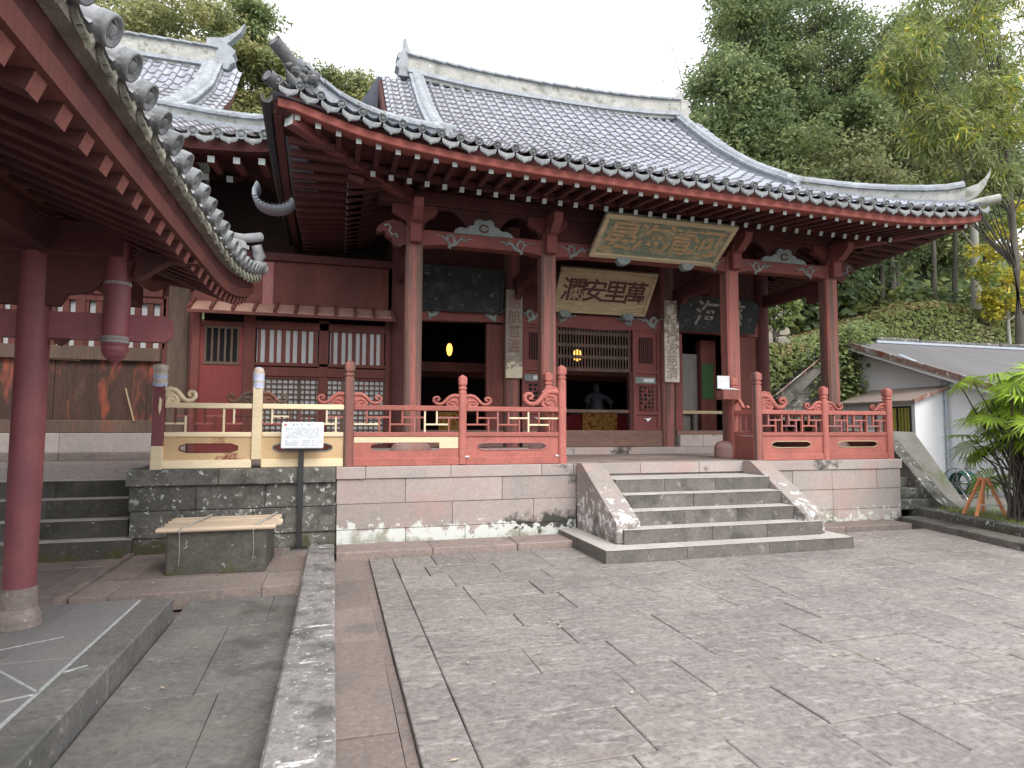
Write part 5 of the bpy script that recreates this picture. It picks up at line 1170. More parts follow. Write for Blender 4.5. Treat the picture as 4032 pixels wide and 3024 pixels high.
# ================================================================ lanterns, statue, altar inside
for x, z, lb in ((2.33, 3.23, 'glowing yellow lantern hanging inside the dark left doorway'), (5.27, 3.21, 'glowing yellow lantern hanging behind the middle door lattice')):
    t = thing('lantern', lb, 'lantern', (x, 13, z-.12))
    b = MB(); b.lathe(x, 13, [(r_ if x > 4 else r_*.62, z+dz) for r_, dz in ((.02, -.14), (.07, -.11), (.105, -.02), (.10, .05), (.06, .11), (.02, .13))], 14); b.build('shade', LAMP, t)
    b = MB(); b.tube([(x, 13, z+.12), (x, 13, 4.6)], .008, 6); b.lathe(x, 13, [(.05, z+.12), (.05, z+.15), (.01, z+.17)], 10); b.build('cord', BLACKMETAL, t)
b = MB()
b.lathe(6.13, 13.9, [(.20, 1.92), (.22, 2.0), (.19, 2.25), (.17, 2.42), (.22, 2.56), (.20, 2.64), (.09, 2.70), (.065, 2.74), (.095, 2.80), (.10, 2.86), (.085, 2.92), (.10, 2.95), (.05, 3.02), (.02, 3.06)], 14)
for sg in (-1, 1):
    b.tube([(6.13+sg*.17, 13.9, 2.60), (6.13+sg*.30, 13.86, 2.46), (6.13+sg*.36, 13.74, 2.34), (6.13+sg*.33, 13.66, 2.26)], [.085, .09, .085, .035], 10)
    b.tube([(6.13+sg*.34, 13.72, 2.32), (6.13+sg*.36, 13.74, 2.1)], [.05, .02], 8)
b.v = [(6.13+(x-6.13)*.86, y, 1.90+(z-1.92)*.66) for x, y, z in b.v]
o = b.build('statue', STATUE); rm = o.modifiers.new('join', 'REMESH'); rm.mode = 'VOXEL'; rm.voxel_size = .022; rm.use_smooth_shade = True
tag(o, 'dim grey-blue robed statue standing on the altar behind the middle doorway', 'statue')
t = thing('altar', 'altar table with gold and red cloth in the middle doorway', 'altar', (6.0, 13.9, 1.5))
b = MB(); b.box(5.3, 7.0, 13.55, 14.3, 1.86, 1.92); b.build('table_top', DARKROOM, t)
b = MB(); b.box(5.62, 6.5, 13.53, 13.545, 1.50, 1.90); b.build('gold_cloth', ALTARCLOTH, t)
for q in (5.2, 6.5): b = MB(); b.box(q, q+.45, 13.55, 14.2, 1.50, 1.86); b.build('red_cloth', REDCLOTH, t)
b = MB(); b.box(7.0, 7.6, 11.9, 12.4, 1.86, 1.9); b.box(7.02, 7.06, 11.92, 12.38, 1.5, 1.86); b.box(7.54, 7.58, 11.92, 12.38, 1.5, 1.86)
tag(b.build('side_table', OLDWOOD), 'low dark table just inside the right doorway', 'table')

t = thing('altar', 'small gold-draped table just inside the dark left doorway', 'altar', (2.45, 13, 1.5))
b = MB(); b.box(2.0, 2.9, 12.9, 13.4, 1.84, 1.90); b.build('table_top', DARKROOM, t)
b = MB(); b.box(2.1, 2.55, 12.88, 12.895, 1.5, 1.88); b.build('gold_cloth', ALTARCLOTH, t)
# ================================================================ white house on the right
hs_ = thing('white_house', 'white plastered house on the right with grey sloping roof and lean-to', 'house', (14, 11, .2))
HX = 13.0
def hz(y): return 3.758+(y-12.846)*.369
b = MB(); b.prism([(8.9, .0), (14.6, .0), (14.6, hz(13.2)-.10), (13.2, hz(13.2)-.10), (8.9, hz(8.9)-.10)], HX, HX+.25, 0, 'yz'); b.box(HX+.25, 24, 8.95, 9.1, 0, hz(8.95)-.1); b.build('wall', PLASTER, hs_)
b = MB(); b.add([(HX-.28, 8.6, hz(8.6)), (24, 8.6, hz(8.6)), (24, 13.1, hz(13.1)), (HX-.28, 13.1, hz(13.1)), (HX-.28, 8.6, hz(8.6)-.07), (24, 8.6, hz(8.6)-.07), (24, 13.1, hz(13.1)-.07), (HX-.28, 13.1, hz(13.1)-.07)], [(0, 1, 2, 3), (7, 6, 5, 4), (0, 4, 5, 1), (3, 2, 6, 7), (0, 3, 7, 4)])
rf = b.build('roof', ROOFGREY, hs_)
b = MB(); b.bar((HX-.30, 8.6, hz(8.6)-.02), (HX-.30, 13.1, hz(13.1)-.02), .04, .13); b.build('verge_trim', RUST, rf)
b = MB(); b.bar((HX-.27, 8.6, hz(8.6)-.13), (HX-.27, 13.1, hz(13.1)-.13), .05, .07); b.build('verge_board', PLASTER, rf)
b = MB(); b.box(HX+.9, 24, 13.05, 13.12, hz(13.1), hz(13.1)+.06); b.bar((HX-.20, 11.0, hz(11)+.03), (HX-.05, 11.55, hz(11.55)+.05), .09, .02); b.build('flashing', GREYMETAL, rf)
b = MB()
for k in range(7): b.box(HX+1.0+k*1.5, HX+2.46+k*1.5, 13.14+.01*k, 14.2, hz(13.1)+.02+rnd.uniform(-.02, .02), hz(13.1)+.18+rnd.uniform(-.03, .03))
tag(b.build('retaining_wall', STONE_D, bevel=.02), 'grey slab edge of the terrace just behind the white house roof', 'wall')
LX0, LY0, LY1 = 12.12, 10.48, 12.5
b = MB(); b.box(LX0, LX0+.12, LY0, LY1, .1, 2.16); b.prism([(LX0+.12, .1), (HX, .1), (HX, 2.46), (LX0+.12, 2.16)], LY0, LY0+.12); 
lt = b.build('lean_to', PLASTER, hs_)
b = MB(); vs = [(LX0-.16, LY0-.1, 2.18), (HX, LY0-.1, 2.52), (HX, LY1-.05, 2.52), (LX0-.16, LY1-.05, 2.18)]; vs += [(x, y, z-.05) for x, y, z in vs]
b.add(vs, [(0, 1, 2, 3), (7, 6, 5, 4), (0, 4, 5, 1), (1, 5, 6, 2), (2, 6, 7, 3), (3, 7, 4, 0)]); b.build('lean_to_roof', mk('brown_sheet_roof', (.24, .19, .16), (.30, .25, .22), 2, rough=.8), lt)
b = MB(); b.bar((LX0-.16, LY0-.115, 2.16), (HX, LY0-.115, 2.50), .03, .08); b.build('verge_trim', RUST, lt)
b = MB(); b.box(LX0-.03, LX0+.0, 10.56, 11.06, 1.42, 2.06, 0); b.box(LX0-.036, LX0-.03, 10.60, 10.86, 1.50, 2.02, 1); b.box(LX0-.036, LX0-.03, 10.92, 11.02, 1.50, 2.02, 1)
for k in range(4): b.box(LX0-.06, LX0-.05, 10.62+k*.08, 10.63+k*.08, 1.48, 2.04, 0)
b.build('window', [BLACKMETAL, YELLOWPANE], hs_)
b = MB(); b.tube([(HX-.06, 10.42, 2.55), (HX-.06, 10.42, .25)], .035, 8); b.box(HX-.12, HX, 10.36, 10.48, 2.52, 2.66); b.tube([(HX-.05, 10.2, .95), (HX-.05, 10.02, .95), (HX-.05, 10.02, .3)], .025, 8); b.build('drainpipe', GREYMETAL, hs_)
b = MB(); b.box(HX-.04, HX, 8.9, 10.2, 1.66, 1.70); b.build('wall_ledge', PLASTER, hs_)
# hose reel, trestle, side stairs
t = thing('hose_reel', 'dark teal garden hose coiled on a shiny reel against the white house', 'hose reel', (11.95, 9.4, .2))
b = MB()
for k in range(7):
    r0 = .20+.012*(k % 3); b.tube([(11.92+.04*k, 9.4+r0*math.cos(a), .50+r0*math.sin(a)) for a in frange(0, 2*math.pi, 20)], .02, 6, cap=False)
b.build('hose', TEALHOSE, t)
b = MB()
for x in (11.86, 12.24): b.tube([(x, 9.4+.29*math.cos(a), .50+.29*math.sin(a)) for a in frange(0, 2*math.pi, 24)], .014, 6, cap=False); b.bar((x, 9.12, .5), (x, 9.68, .5), .02, .02); b.bar((x, 9.4, .22), (x, 9.4, .78), .02, .02)
b.tube([(11.86, 9.2, .2), (11.86, 9.4, .5), (11.86, 9.6, .2)], .015, 6); b.tube([(11.86, 9.4, .5), (12.24, 9.4, .5)], .03, 8)
b.build('reel', CHROME, t)
t = thing('trestle', 'small orange wooden trestle standing on the garden edge by the palm', 'trestle', (9.87, 7.3, .21))
for i, (a, c) in enumerate((((9.60, 7.32, .21), (9.86, 7.36, .78)), ((10.14, 7.26, .21), (9.89, 7.34, .80)), ((9.72, 7.62, .21), (9.87, 7.44, .77)), ((10.10, 7.58, .21), (9.89, 7.42, .78)))):
    b = MB(); b.bar(a, c, .05, .03, upv=(0, 1, 0)); b.build('leg', ORANGE, t, bevel=.003)
b = MB(); b.bar((9.70, 7.33, .40), (10.05, 7.28, .38), .012, .015); b.build('tie_string', PAPER, t)
b = MB(); b.box(9.855, 9.905, 7.30, 7.48, .765, .80); b.build('cross_bar', ORANGE, t)
t = thing('stone_stairs', 'small mossy stone stairs right of the terrace, with a sloping dark coping', 'stairs', (9.9, 8.7, .2))
for k in range(5):
    b = MB(); b.box(9.30, 10.02, 8.42+.22*k, 9.7, .18+(.17*k if k else 0), .18+.17*(k+1), j=.006); b.build('step', STONE_D, t, bevel=.015)
b = MB(); b.prism([(8.16, .18), (9.9, .18), (9.9, 1.5), (9.3, 1.35), (8.36, .36), (8.16, .24)], 10.02, 10.32, 0, 'yz'); b.build('sloping_coping', STONE_D, t, bevel=.02)
b = MB(); b.prism([(8.9, .2), (11.5, .2), (11.5, 1.55), (9.9, 1.5)], 10.32, 11.4, 0, 'yz'); struct(b.build('ground_slope', GARDEN))
t = thing('stone_stairs', 'overgrown hillside stairs with a grey sloping handrail wall, behind the right column', 'stairs', (11.6, 13.4, 2))
for k in range(9):
    b = MB(); b.box(10.75+.2*k, 12.8, 13.25, 14.2, 1.75+.17*k, 1.92+.17*k, j=.008); b.build('step', STONE_D, t, bevel=.015)
b = MB(); b.prism([(10.75, 1.95), (12.35, 3.25), (12.9, 3.25), (12.9, 3.4), (12.3, 3.4), (10.75, 2.3)], 13.05, 13.25); b.build('sloping_wall', STONE_M, t, bevel=.01)
b = MB(); b.tube([(10.7, 13.12, 2.40), (12.3, 13.12, 3.52), (12.9, 13.12, 3.52)], .022, 8)
for x in (10.9, 11.6, 12.3): b.tube([(x, 13.12, 2.0+(x-10.75)*.7), (x, 13.12, 2.52+(x-10.9)*.7)], .018, 6)
b.build('handrail', RUST, t)
# ================================================================ hill
def sm(a, b_, x): t = min(1, max(0, (x-a)/(b_-a))); return t*t*(3-2*t)
T2 = [(13, 4.35), (15.5, 4.6), (18.6, 5.3), (22.1, 6.6), (26, 6.55), (32, 6.3), (60, 6.3)]
def hill_z(x, y):
    right = -.15+(.35 if x > 9.4 else 0)
    a = .22+sm(13.9, 15.4, y)*3.75
    a += sm(18.0, 19.6, y)*(lerp_table(T2, x)-3.97)+max(0, y-21)*.50
    c = -.15+max(0, y-23)*.52
    k = sm(9.2, 10.6, x) if y < 20 else sm(4, 13, x)
    z = a*k+c*(1-k)
    n = noise.noise(Vector((x*.35, y*.35, 0)))*.5+noise.noise(Vector((x*1.2, y*1.2, 3)))*.15
    return min(z, 22)+n*sm(14.2, 15.2, y)*.5
hx = [-60+i*4 for i in range(17)]+[8.5+.7*i for i in range(46)]+[42+i*5 for i in range(8)]
hy = [12.0, 13.0, 13.6, 13.9, 14.15, 14.4, 14.65, 14.9, 15.15, 15.4, 15.8, 16.4, 17.2, 17.8, 18.1, 18.4, 18.7, 19.0, 19.3, 19.6, 20, 20.6]+[21.5+1.6*i for i in range(14)]+[46, 52, 60, 75]
b = MB(); b.add([(x, y, hill_z(x, y)) for y in hy for x in hx], [(i*len(hx)+j, i*len(hx)+j+1, (i+1)*len(hx)+j+1, (i+1)*len(hx)+j) for i in range(len(hy)-1) for j in range(len(hx)-1)], 0, True)
struct(b.build('hill', EARTH))
# boulder retaining wall up the slope
b = MB(); r_ = random.Random(11); z = 4.0; yw = 18.6
while z < 6.5:
    h = r_.uniform(.26, .55); x = 13.0+r_.uniform(0, .3)
    while x < 15.3:
        l = r_.uniform(.28, .85); cx_, cz = x+l/2, z+h/2
        n = r_.choice((6, 7, 8)); pts = [(cx_+l*.53*math.copysign(abs(math.cos(a+.3))**.6, math.cos(a+.3))*r_.uniform(.78, 1.02), cz+h*.54*math.copysign(abs(math.sin(a+.3))**.6, math.sin(a+.3))*r_.uniform(.78, 1.02)) for a in frange(0, 2*math.pi, n)[:-1]]
        y0 = yw+r_.uniform(-.06, .06)+(z-4)*.12
        inner = [(cx_+(p[0]-cx_)*.72, cz+(p[1]-cz)*.72) for p in pts]
        vs = [(p[0], y0+.10, p[1]) for p in pts]+[(p[0], y0-.05, p[1]) for p in inner]+[(p[0], y0+.6, p[1]) for p in pts]
        b.add(vs, [tuple(range(2*n-1, n-1, -1))]+[(i, n+i, n+(i+1) % n, (i+1) % n) for i in range(n)]+[(i, (i+1) % n, 2*n+(i+1) % n, 2*n+i) for i in range(n)], 0, False); x += l
    z += h*.97
b.box(13.2, 15.2, yw+.12, yw+.9, 4, 5.4); b.box(13.2, 15.2, yw+.30, yw+.9, 5.4, 6.5)
tag(b.build('boulder_wall', mk('pale_boulder', (.33, .30, .25), (.24, .225, .19), 3, rough=.9, island=.22, fine=.25, bump=.4, bscale=14)), 'pale dry-stone boulder wall up the slope, seen through the right side of the porch', 'wall')
# ================================================================ leaves
def leafq(mb, p, d, n_, L_, W_, m):
    s = d.cross(n_)
    if s.length < 1e-4: return
    s.normalize()
    mb.add([p-d*L_*.5, p+s*W_*.5-d*L_*.05, p+d*L_*.5, p-s*W_*.5-d*L_*.05], [(0, 1, 2, 3)], m)
def rv(r_): 
    while True:
        v = Vector((r_.uniform(-1, 1), r_.uniform(-1, 1), r_.uniform(-1, 1)))
        if .05 < v.length < 1: return v.normalized()
def carpet(name, label_kind, x0, x1, y0, y1, n, mats, L_, seed, dens=None, up=.12):
    r_ = random.Random(seed); b = MB()
    for _ in range(n):
        x, y = r_.uniform(x0, x1), r_.uniform(y0, y1)
        if dens and not dens(x, y, r_): continue
        e = .15; nx = Vector((hill_z(x-e, y)-hill_z(x+e, y), hill_z(x, y-e)-hill_z(x, y+e), 2*e)).normalized()
        p = Vector((x, y, hill_z(x, y)))+nx*r_.uniform(0, up)*(1+1.2*max(0, noise.noise(Vector((x*1.1, y*1.1, 9)))))
        nn_ = (nx*1.2+rv(r_)).normalized(); d = (rv(r_)+Vector((0, -.2, -.5))).normalized(); d = (d-nn_*d.dot(nn_)).normalized()
        cl = noise.noise(Vector((x*.8, y*.8, 4)))
        leafq(b, p, d, nn_, L_*r_.uniform(.7, 1.3), L_*.8*r_.uniform(.7, 1.3), min(len(mats)-1, max(0, int((cl+.5)*len(mats)+r_.uniform(-.4, .4)))))
    return stuff(b.build(name, mats))
IV = [LEAF_D, LEAF_I, LEAF_I, LEAF_M]
carpet('ivy_bank', 0, 10.2, 17.5, 13.7, 15.5, 12000, IV, .13, 21)
carpet('ivy_bank_upper', 0, 15.5, 36, 17.9, 19.7, 15000, [LEAF_I, LEAF_I, LEAF_M, LEAF_L], .15, 22, lambda x, y, r_: r_.random() < (1 if x < 29 else .4))
carpet('dry_grass', 0, 10.5, 18, 15.35, 18.4, 3500, [LEAF_DRY, LEAF_L], .14, 23)
carpet('dry_grass_upper', 0, 16, 38, 19.5, 22.5, 6000, [LEAF_DRY, LEAF_DRY, LEAF_L], .16, 24)
carpet('dry_grass_crest', 0, 15.5, 32, 19.25, 19.75, 3500, [LEAF_DRY, LEAF_L, LEAF_I], .13, 26)
carpet('dry_grass_crest', 0, 10.5, 17.5, 15.1, 15.45, 1800, [LEAF_DRY, LEAF_DRY, LEAF_L], .12, 27)
def blob(mb, c, rad, n, L_, r_, mats, asp=.5, flat=.6, droop=.2):
    """one leafy clump: leaves through its volume, thicker towards the outside"""
    c = Vector(c)
    for _ in range(n):
        v = rv(r_); q = r_.random()**.45; o = Vector((v.x*rad*q, v.y*rad*q, v.z*rad*flat*q))
        nn_ = (v*.6+Vector((0, 0, .7))+rv(r_)*.8).normalized(); d = (v*.7+rv(r_)*.8+Vector((0, 0, -droop))).normalized(); d = d-nn_*d.dot(nn_)
        if d.length < .1: continue
        leafq(mb, c+o, d.normalized(), nn_, L_*r_.uniform(.65, 1.35), L_*asp*r_.uniform(.7, 1.3), r_.choice(mats))
t = MB(); r_ = random.Random(31)
for c in ((12.9, 13.0, 3.75), (12.75, 12.9, 3.2), (12.7, 12.85, 2.75), (12.5, 13.2, 3.5), (12.2, 13.4, 3.3), (13.3, 13.3, 3.95), (13.9, 13.5, 4.05), (12.6, 12.7, 2.3), (12.3, 13.1, 2.6), (14.6, 13.9, 4.1)):
    blob(t, c, .5, 420, .12, r_, [0, 1, 1, 2], .8, 1.0, .4)
stuff(t.build('hanging_ivy', [LEAF_D, LEAF_I, LEAF_M]))
def tree(name, label, cat, base, top, crowns, trunk_r, mats, leaf, per, seed, group=None, bark=BARK, clump=(.55, 1.05), asp=.5, flat=.62, droop=.25, lean=(0, 0), nclump=24):
    """trunk with limbs reaching every clump of the crown; crowns: list of (centre offset from base, radii)"""
    r_ = random.Random(seed); bx, by, bz_ = base
    t = thing(name, label, cat, base, group)
    tr = MB(); H_ = max(oz+.2*q[2] for (ox, oy, oz), q in crowns)
    spine = [Vector((bx+lean[0]*f+.12*H_*.1*math.sin(f*5+seed), by+lean[1]*f, bz_-.3+(H_+.3)*f)) for f in frange(0, 1, 7)]
    tr.tube(spine, [trunk_r*(1-.75*i/7)+.01 for i in range(8)], 8)
    cm = MB()
    for (ox, oy, oz), (rx, ry, rz_) in crowns:
        cc = Vector((bx+ox, by+oy, bz_+oz))
        for k in range(nclump):
            v = rv(r_); q = r_.uniform(.45, 1.0)
            p = cc+Vector((v.x*rx*q, v.y*ry*q, v.z*rz_*q)); cr = r_.uniform(*clump)
            ms = r_.choice(mats)
            blob(cm, p, cr, per, leaf, r_, ms, asp, flat, droop)
            if k % 4 == 0:
                f = min(1, max(.3, (p.z-bz_)/H_-.18)); s0 = spine[min(7, int(f*7))]
                mid = (s0+p)*.5+Vector((0, 0, -.1*(p-s0).length)); tr.tube([s0, mid, p], [trunk_r*.28, trunk_r*.15, .012], 5)
    tr.build('trunk', bark, t); cm.build('crown', LEAVES, t)
    return t
LEAVES = [LEAF_D, LEAF_M, LEAF_L, LEAF_Y, LEAF_G, LEAF_P, LEAF_C]
CA = [[6, 6, 2], [6, 2, 1], [6, 6], [1, 6], [0, 1, 6]]
DK = [[0, 0, 1], [0, 0, 0], [0, 1, 1], [0, 1, 2]]; OL = [[1, 1, 2], [2, 2, 1], [1, 0, 1], [2, 2, 2]]; YG = [[3, 2], [3, 3, 4], [2, 3], [1, 2, 3], [1, 2]]
FG = 'trees on the hillside beyond the halls'
def gz(x, y): return hill_z(x, y)
RT = [  # right-hand wood: name, label, place, height, crown centres (display-checked), radii
 ('evergreen_tree', 'dark round-headed evergreen closest to the right end of the temple ridge', (16.9, 24), 13, [((-.4, 0, 7.2), (2.0, 2, 2.6)), ((1.0, 0, 10.2), (2.3, 2, 2.2)), ((2.4, 0, 6.0), (2.4, 2, 2.6))], DK, .20),
 ('evergreen_tree', 'tall dark evergreen rising to the top of the frame behind the temple ridge end', (20.4, 27), 18, [((-.4, 0, 9.6), (2.7, 2.2, 3)), ((.4, 0, 14), (2.6, 2.2, 2.8)), ((2.2, 0, 11), (2.8, 2.2, 2.8))], DK, .22),
 ('evergreen_tree', 'broad olive-green tree above the right slope of the temple roof', (20.2, 22.5), 9.5, [((-1.6, -.5, 4.8), (2.6, 1.8, 2.0)), ((1.0, -.4, 6.6), (2.7, 1.8, 2.2)), ((3.4, 0, 4.8), (2.5, 1.6, 2.0))], OL, .18),
 ('evergreen_tree', 'dense dark tree filling the middle of the right-hand wood', (25.6, 27.5), 17, [((-1.5, 0, 8.0), (3.2, 2.2, 3.2)), ((1.6, 0, 10.6), (3.4, 2.2, 3.2)), ((-.8, 0, 14.4), (3.4, 2.2, 3.2))], DK, .24),
 ('evergreen_tree', 'dark tree at the upper right reaching out of the top of the frame', (32.0, 29), 19, [((-2.4, 0, 9.5), (3.4, 2.4, 3.4)), ((.6, 0, 14), (3.8, 2.4, 3.6)), ((2.8, 0, 8.6), (3.4, 2.4, 3.2))], DK, .25),
 ('evergreen_tree', 'olive tree in the wood with bare trunk showing over the upper ivy bank', (26.4, 24.5), 10, [((-1.6, 0, 5.4), (2.8, 1.8, 1.8)), ((1.6, 0, 7.4), (3.0, 1.8, 2.2)), ((-1.0, 0, 8.8), (2.6, 1.8, 1.8))], [[0, 1], [1, 1, 2], [0, 0, 1]], .17),
 ('evergreen_tree', 'dark tree at the right edge of the frame behind the yellow-leaved tree', (36.0, 26), 14, [((-2.0, 0, 5.6), (3.4, 2.2, 3.0)), ((.6, 0, 10), (3.6, 2.2, 3.2))], DK, .22),
 ('evergreen_tree', 'low bushy dark tree right above the upper ivy bank', (22.8, 22.6), 5, [((-.6, 0, 2.2), (2.2, 1.4, 1.4)), ((1.6, 0, 3.4), (2.2, 1.3, 1.4))], [[0, 0], [0, 1], [0, 0, 1]], .12),
 ('evergreen_tree', 'low dark tree behind the right corner column of the porch', (18.6, 21.8), 5.5, [((-.6, 0, 2.4), (2.0, 1.3, 1.7)), ((1.6, 0, 2.8), (2.0, 1.2, 1.5))], [[0, 0], [0, 1], [0, 0, 1]], .12),
 ('evergreen_tree', 'hazy olive tree low under the right eave corner of the temple', (30.5, 25.5), 9, [((-2.0, 0, 4.4), (2.8, 1.7, 2.0)), ((1.0, 0, 6.2), (3.0, 1.8, 2.2)), ((-4.6, 0, 5.6), (2.6, 1.6, 2.0))], OL, .16),
 ('evergreen_tree', 'dark tree filling the wood between the olive tree and the top right corner', (29.0, 25.0), 15, [((-1.0, 0, 9.6), (3.2, 2, 2.8)), ((.6, 0, 13.0), (3.4, 2, 3.0))], DK, .2),
 ('evergreen_tree', 'dark tree deep in the wood above the temple eave corner', (23.6, 30), 18, [((-1.0, 0, 6.8), (3.4, 2, 3.0)), ((2.6, 0, 8.8), (3.4, 2, 3.0)), ((-.6, 0, 15.0), (3.2, 2, 3.0))], DK, .2),
]
for i, (nm, lb, (x, y), H_, cr, ms, tr_) in enumerate(RT):
    tree(nm, lb, 'tree', (x, y, gz(x, y)), H_, cr, tr_, ms, .23, 230, 100+i, FG, clump=(.75, 1.35), nclump=42)
tree('bamboo_plume_tree', 'feathery yellow-green tree overhanging from the upper right corner', 'tree', (23.6, 16.2, gz(23.6, 16.2)), 12,
     [((-5.2, -.6, 10.2), (1.1, .9, 1.4)), ((-3.8, -.4, 8.0), (1.3, 1.0, 1.3)), ((-3.0, -.4, 12.2), (1.8, 1.2, 1.9)), ((-1.6, -.6, 9.0), (1.8, 1.2, 1.8)), ((-.2, 0, 12.6), (2, 1.4, 2.2)), ((.6, 0, 9.4), (1.8, 1.2, 1.8)), ((-2.2, -.5, 6.4), (1.2, .9, .9))], .14, YG, .36, 95, 120, None, BARK, (.45, .85), .16, .8, .9, nclump=24)
tree('yellow_leaved_tree', 'golden-yellow leaved tree at the right edge beside pale trunks', 'tree', (26.6, 18.6, gz(26.6, 18.6)), 5.6,
     [((-1.0, -.3, 3.4), (.9, .7, 1.0)), ((.2, -.3, 4.8), (1.1, .8, 1.2)), ((.8, 0, 3.0), (1.0, .7, 1.0)), ((-.4, 0, 2.0), (.7, .6, .6))], .07, [[4, 4, 3], [4, 4], [3, 4, 3]], .19, 60, 121, None, BARK_PALE, (.3, .55), .7, nclump=14)
tree('young_tree', 'slim young tree with bright green leaves in front of the boulder wall', 'tree', (14.05, 17.2, gz(14.05, 17.2)), 1.9,
     [((-.15, 0, 1.75), (.55, .5, .5)), ((.55, -.1, 1.9), (.5, .4, .35)), ((.1, 0, 1.25), (.45, .4, .35))], .07, [[1, 3], [1, 1, 3], [0, 1]], .12, 60, 122, None, BARK, (.16, .3), .6, nclump=14)
LTs = [  # left-hand wood, behind the second hall
 ('camphor_tree', 'pale olive tree above the ridge of the second hall', (-8.6, 29), 18, [((.4, 0, 12.0), (2.8, 2, 2.4)), ((-1.4, 0, 15.0), (2.6, 2, 2.4)), ((2.4, 0, 15.2), (2.4, 2, 2.4))], CA, .24),
 ('camphor_tree', 'tall olive and dark tree between the two temple roofs, cut by the frame top', (-4.8, 31), 20, [((-1.6, 0, 14.2), (2.4, 2, 2.4)), ((.2, 0, 16.6), (2.0, 2, 2.2)), ((-.2, 0, 11.8), (2.4, 2, 2.4))], [[1, 1, 0], [1, 6, 6], [0, 0, 1], [1, 6]], .24),
 ('camphor_tree', 'olive tree stepping down behind the left corner of the main roof', (-2.9, 30), 16, [((-.6, 0, 12.0), (2.0, 1.8, 2.2)), ((.0, 0, 14.2), (1.3, 1.4, 1.3)), ((.8, 0, 11.4), (1.7, 1.6, 2.0))], CA, .2),
 ('camphor_tree', 'low olive tree behind the left slope of the main roof', (-.2, 31), 16.5, [((-1.5, 0, 13.0), (1.6, 1.7, 2.2)), ((-.4, 0, 13.2), (1.7, 1.7, 2.0)), ((.9, 0, 13.2), (1.5, 1.5, 1.6)), ((-.6, 0, 10.5), (2, 1.6, 1.6))], CA, .2),
 ('camphor_tree', 'pale tree top just left of the main roof gable', (1.6, 33), 16.0, [((-.2, 0, 13.2), (1.5, 1.6, 1.5)), ((1.4, 0, 12.4), (1.8, 1.6, 1.7)), ((-1.2, 0, 11.0), (2.2, 1.6, 1.8))], CA, .2),
 ('camphor_tree', 'bushy olive tree filling the gap beside the second hall gable', (-4.0, 26), 13.0, [((.6, 0, 9.0), (1.6, 1.4, 1.6)), ((1.2, 0, 11.2), (1.4, 1.4, 1.4)), ((-.8, 0, 10.6), (1.7, 1.4, 1.7))], CA, .2),
 ('camphor_tree', 'dark tree at the upper left behind the pavilion end tiles', (-12.6, 31), 21, [((0, 0, 14), (2.8, 2, 2.6)), ((2.6, 0, 17.0), (2.6, 2, 2.4)), ((-2.2, 0, 17), (2.6, 2, 2.4))], DK, .24),
]
for i, (nm, lb, (x, y), H_, cr, ms, tr_) in enumerate(LTs):
    tree(nm, lb, 'tree', (x, y, gz(x, y)), H_, cr, tr_, ms, .20, 230, 140+i, FG, clump=(.5, 1.05), nclump=40)
carpet('undergrowth', 0, 14, 52, 20.8, 46, 26000, [LEAF_D, LEAF_D, LEAF_I, LEAF_M], .46, 25, None, 1.1)
carpet('undergrowth_left', 0, -24, 12, 23, 38, 9000, [LEAF_D, LEAF_M, LEAF_L], .5, 26, None, .9)
tree('evergreen_tree', 'bushy green tree low at the right edge between pale trunk and plumes', 'tree', (33, 24, gz(33, 24)), 9, [((-2, 0, 4.0), (2.8, 1.6, 2.0)), ((.5, 0, 6.5), (3.0, 1.8, 2.4))], .16, [[0, 1], [1, 1, 2], [0, 0, 1]], .28, 140, 161, FG, clump=(.7, 1.2), nclump=36)
tree('evergreen_tree', 'dark tree behind the plumes at the right, halfway up the frame', 'tree', (37.5, 28, gz(37.5, 28)), 12, [((-3, 0, 9.0), (3.2, 1.8, 2.8)), ((.5, 0, 7.0), (3.2, 1.8, 3))], .16, DK, .3, 140, 162, FG, clump=(.7, 1.3), nclump=36)
tree('evergreen_tree', 'dark tree filling the top right corner behind the feathery plumes', 'tree', (40, 30, gz(40, 30)), 18, [((-2, 0, 10), (3.4, 2, 3.4)), ((.5, 0, 15), (3.6, 2, 3.4)), ((-3.6, 0, 15), (3.2, 2, 3.2))], .24, DK, .27, 150, 160, FG, clump=(.7, 1.3), nclump=34)
# bare trunks standing in the wood above the ivy bank
r_ = random.Random(55)
TRK = [(23.0, 21.3, .13, .3, 'slim grey trunk, leftmost of the bare trunks above the ivy bank'), (23.9, 21.5, .16, -.1, 'grey trunk second from the left among the bare trunks above the ivy bank'), (24.9, 22.2, .12, .2, 'thin dark trunk in the middle of the bare trunks above the ivy bank'),
       (26.1, 21.4, .13, .25, 'bluish leaning trunk left of the pale straight one'), (27.0, 21.2, .11, .5, 'thin trunk leaning right, beside the pale straight one')]
for x, y, rr_, ln, lb in TRK:
    b = MB(); z0 = gz(x, y)-.3; b.tube([(x+ln*f, y, z0+6.5*f) for f in frange(0, 1, 6)], [rr_*(1-.35*f) for f in frange(0, 1, 6)], 8)
    tag(b.build('tree_trunk', BARK), lb, 'tree trunk', 'bare trunks above the ivy bank')
b = MB(); x, y = 27.3, 20.4; z0 = gz(x, y)-.3
b.tube([(x, y, z0), (x+.05, y, z0+2), (x+.15, y, z0+5), (x+.2, y, z0+9)], [.20, .17, .15, .10], 9); b.tube([(x+.1, y, z0+2.6), (x+1.0, y-.1, z0+2.4), (x+2.0, y-.2, z0+2.1)], [.05, .04, .02], 6); b.tube([(x+.1, y, z0+3.4), (x-.9, y-.2, z0+4.1), (x-1.7, y-.3, z0+4.2)], [.05, .035, .015], 6)
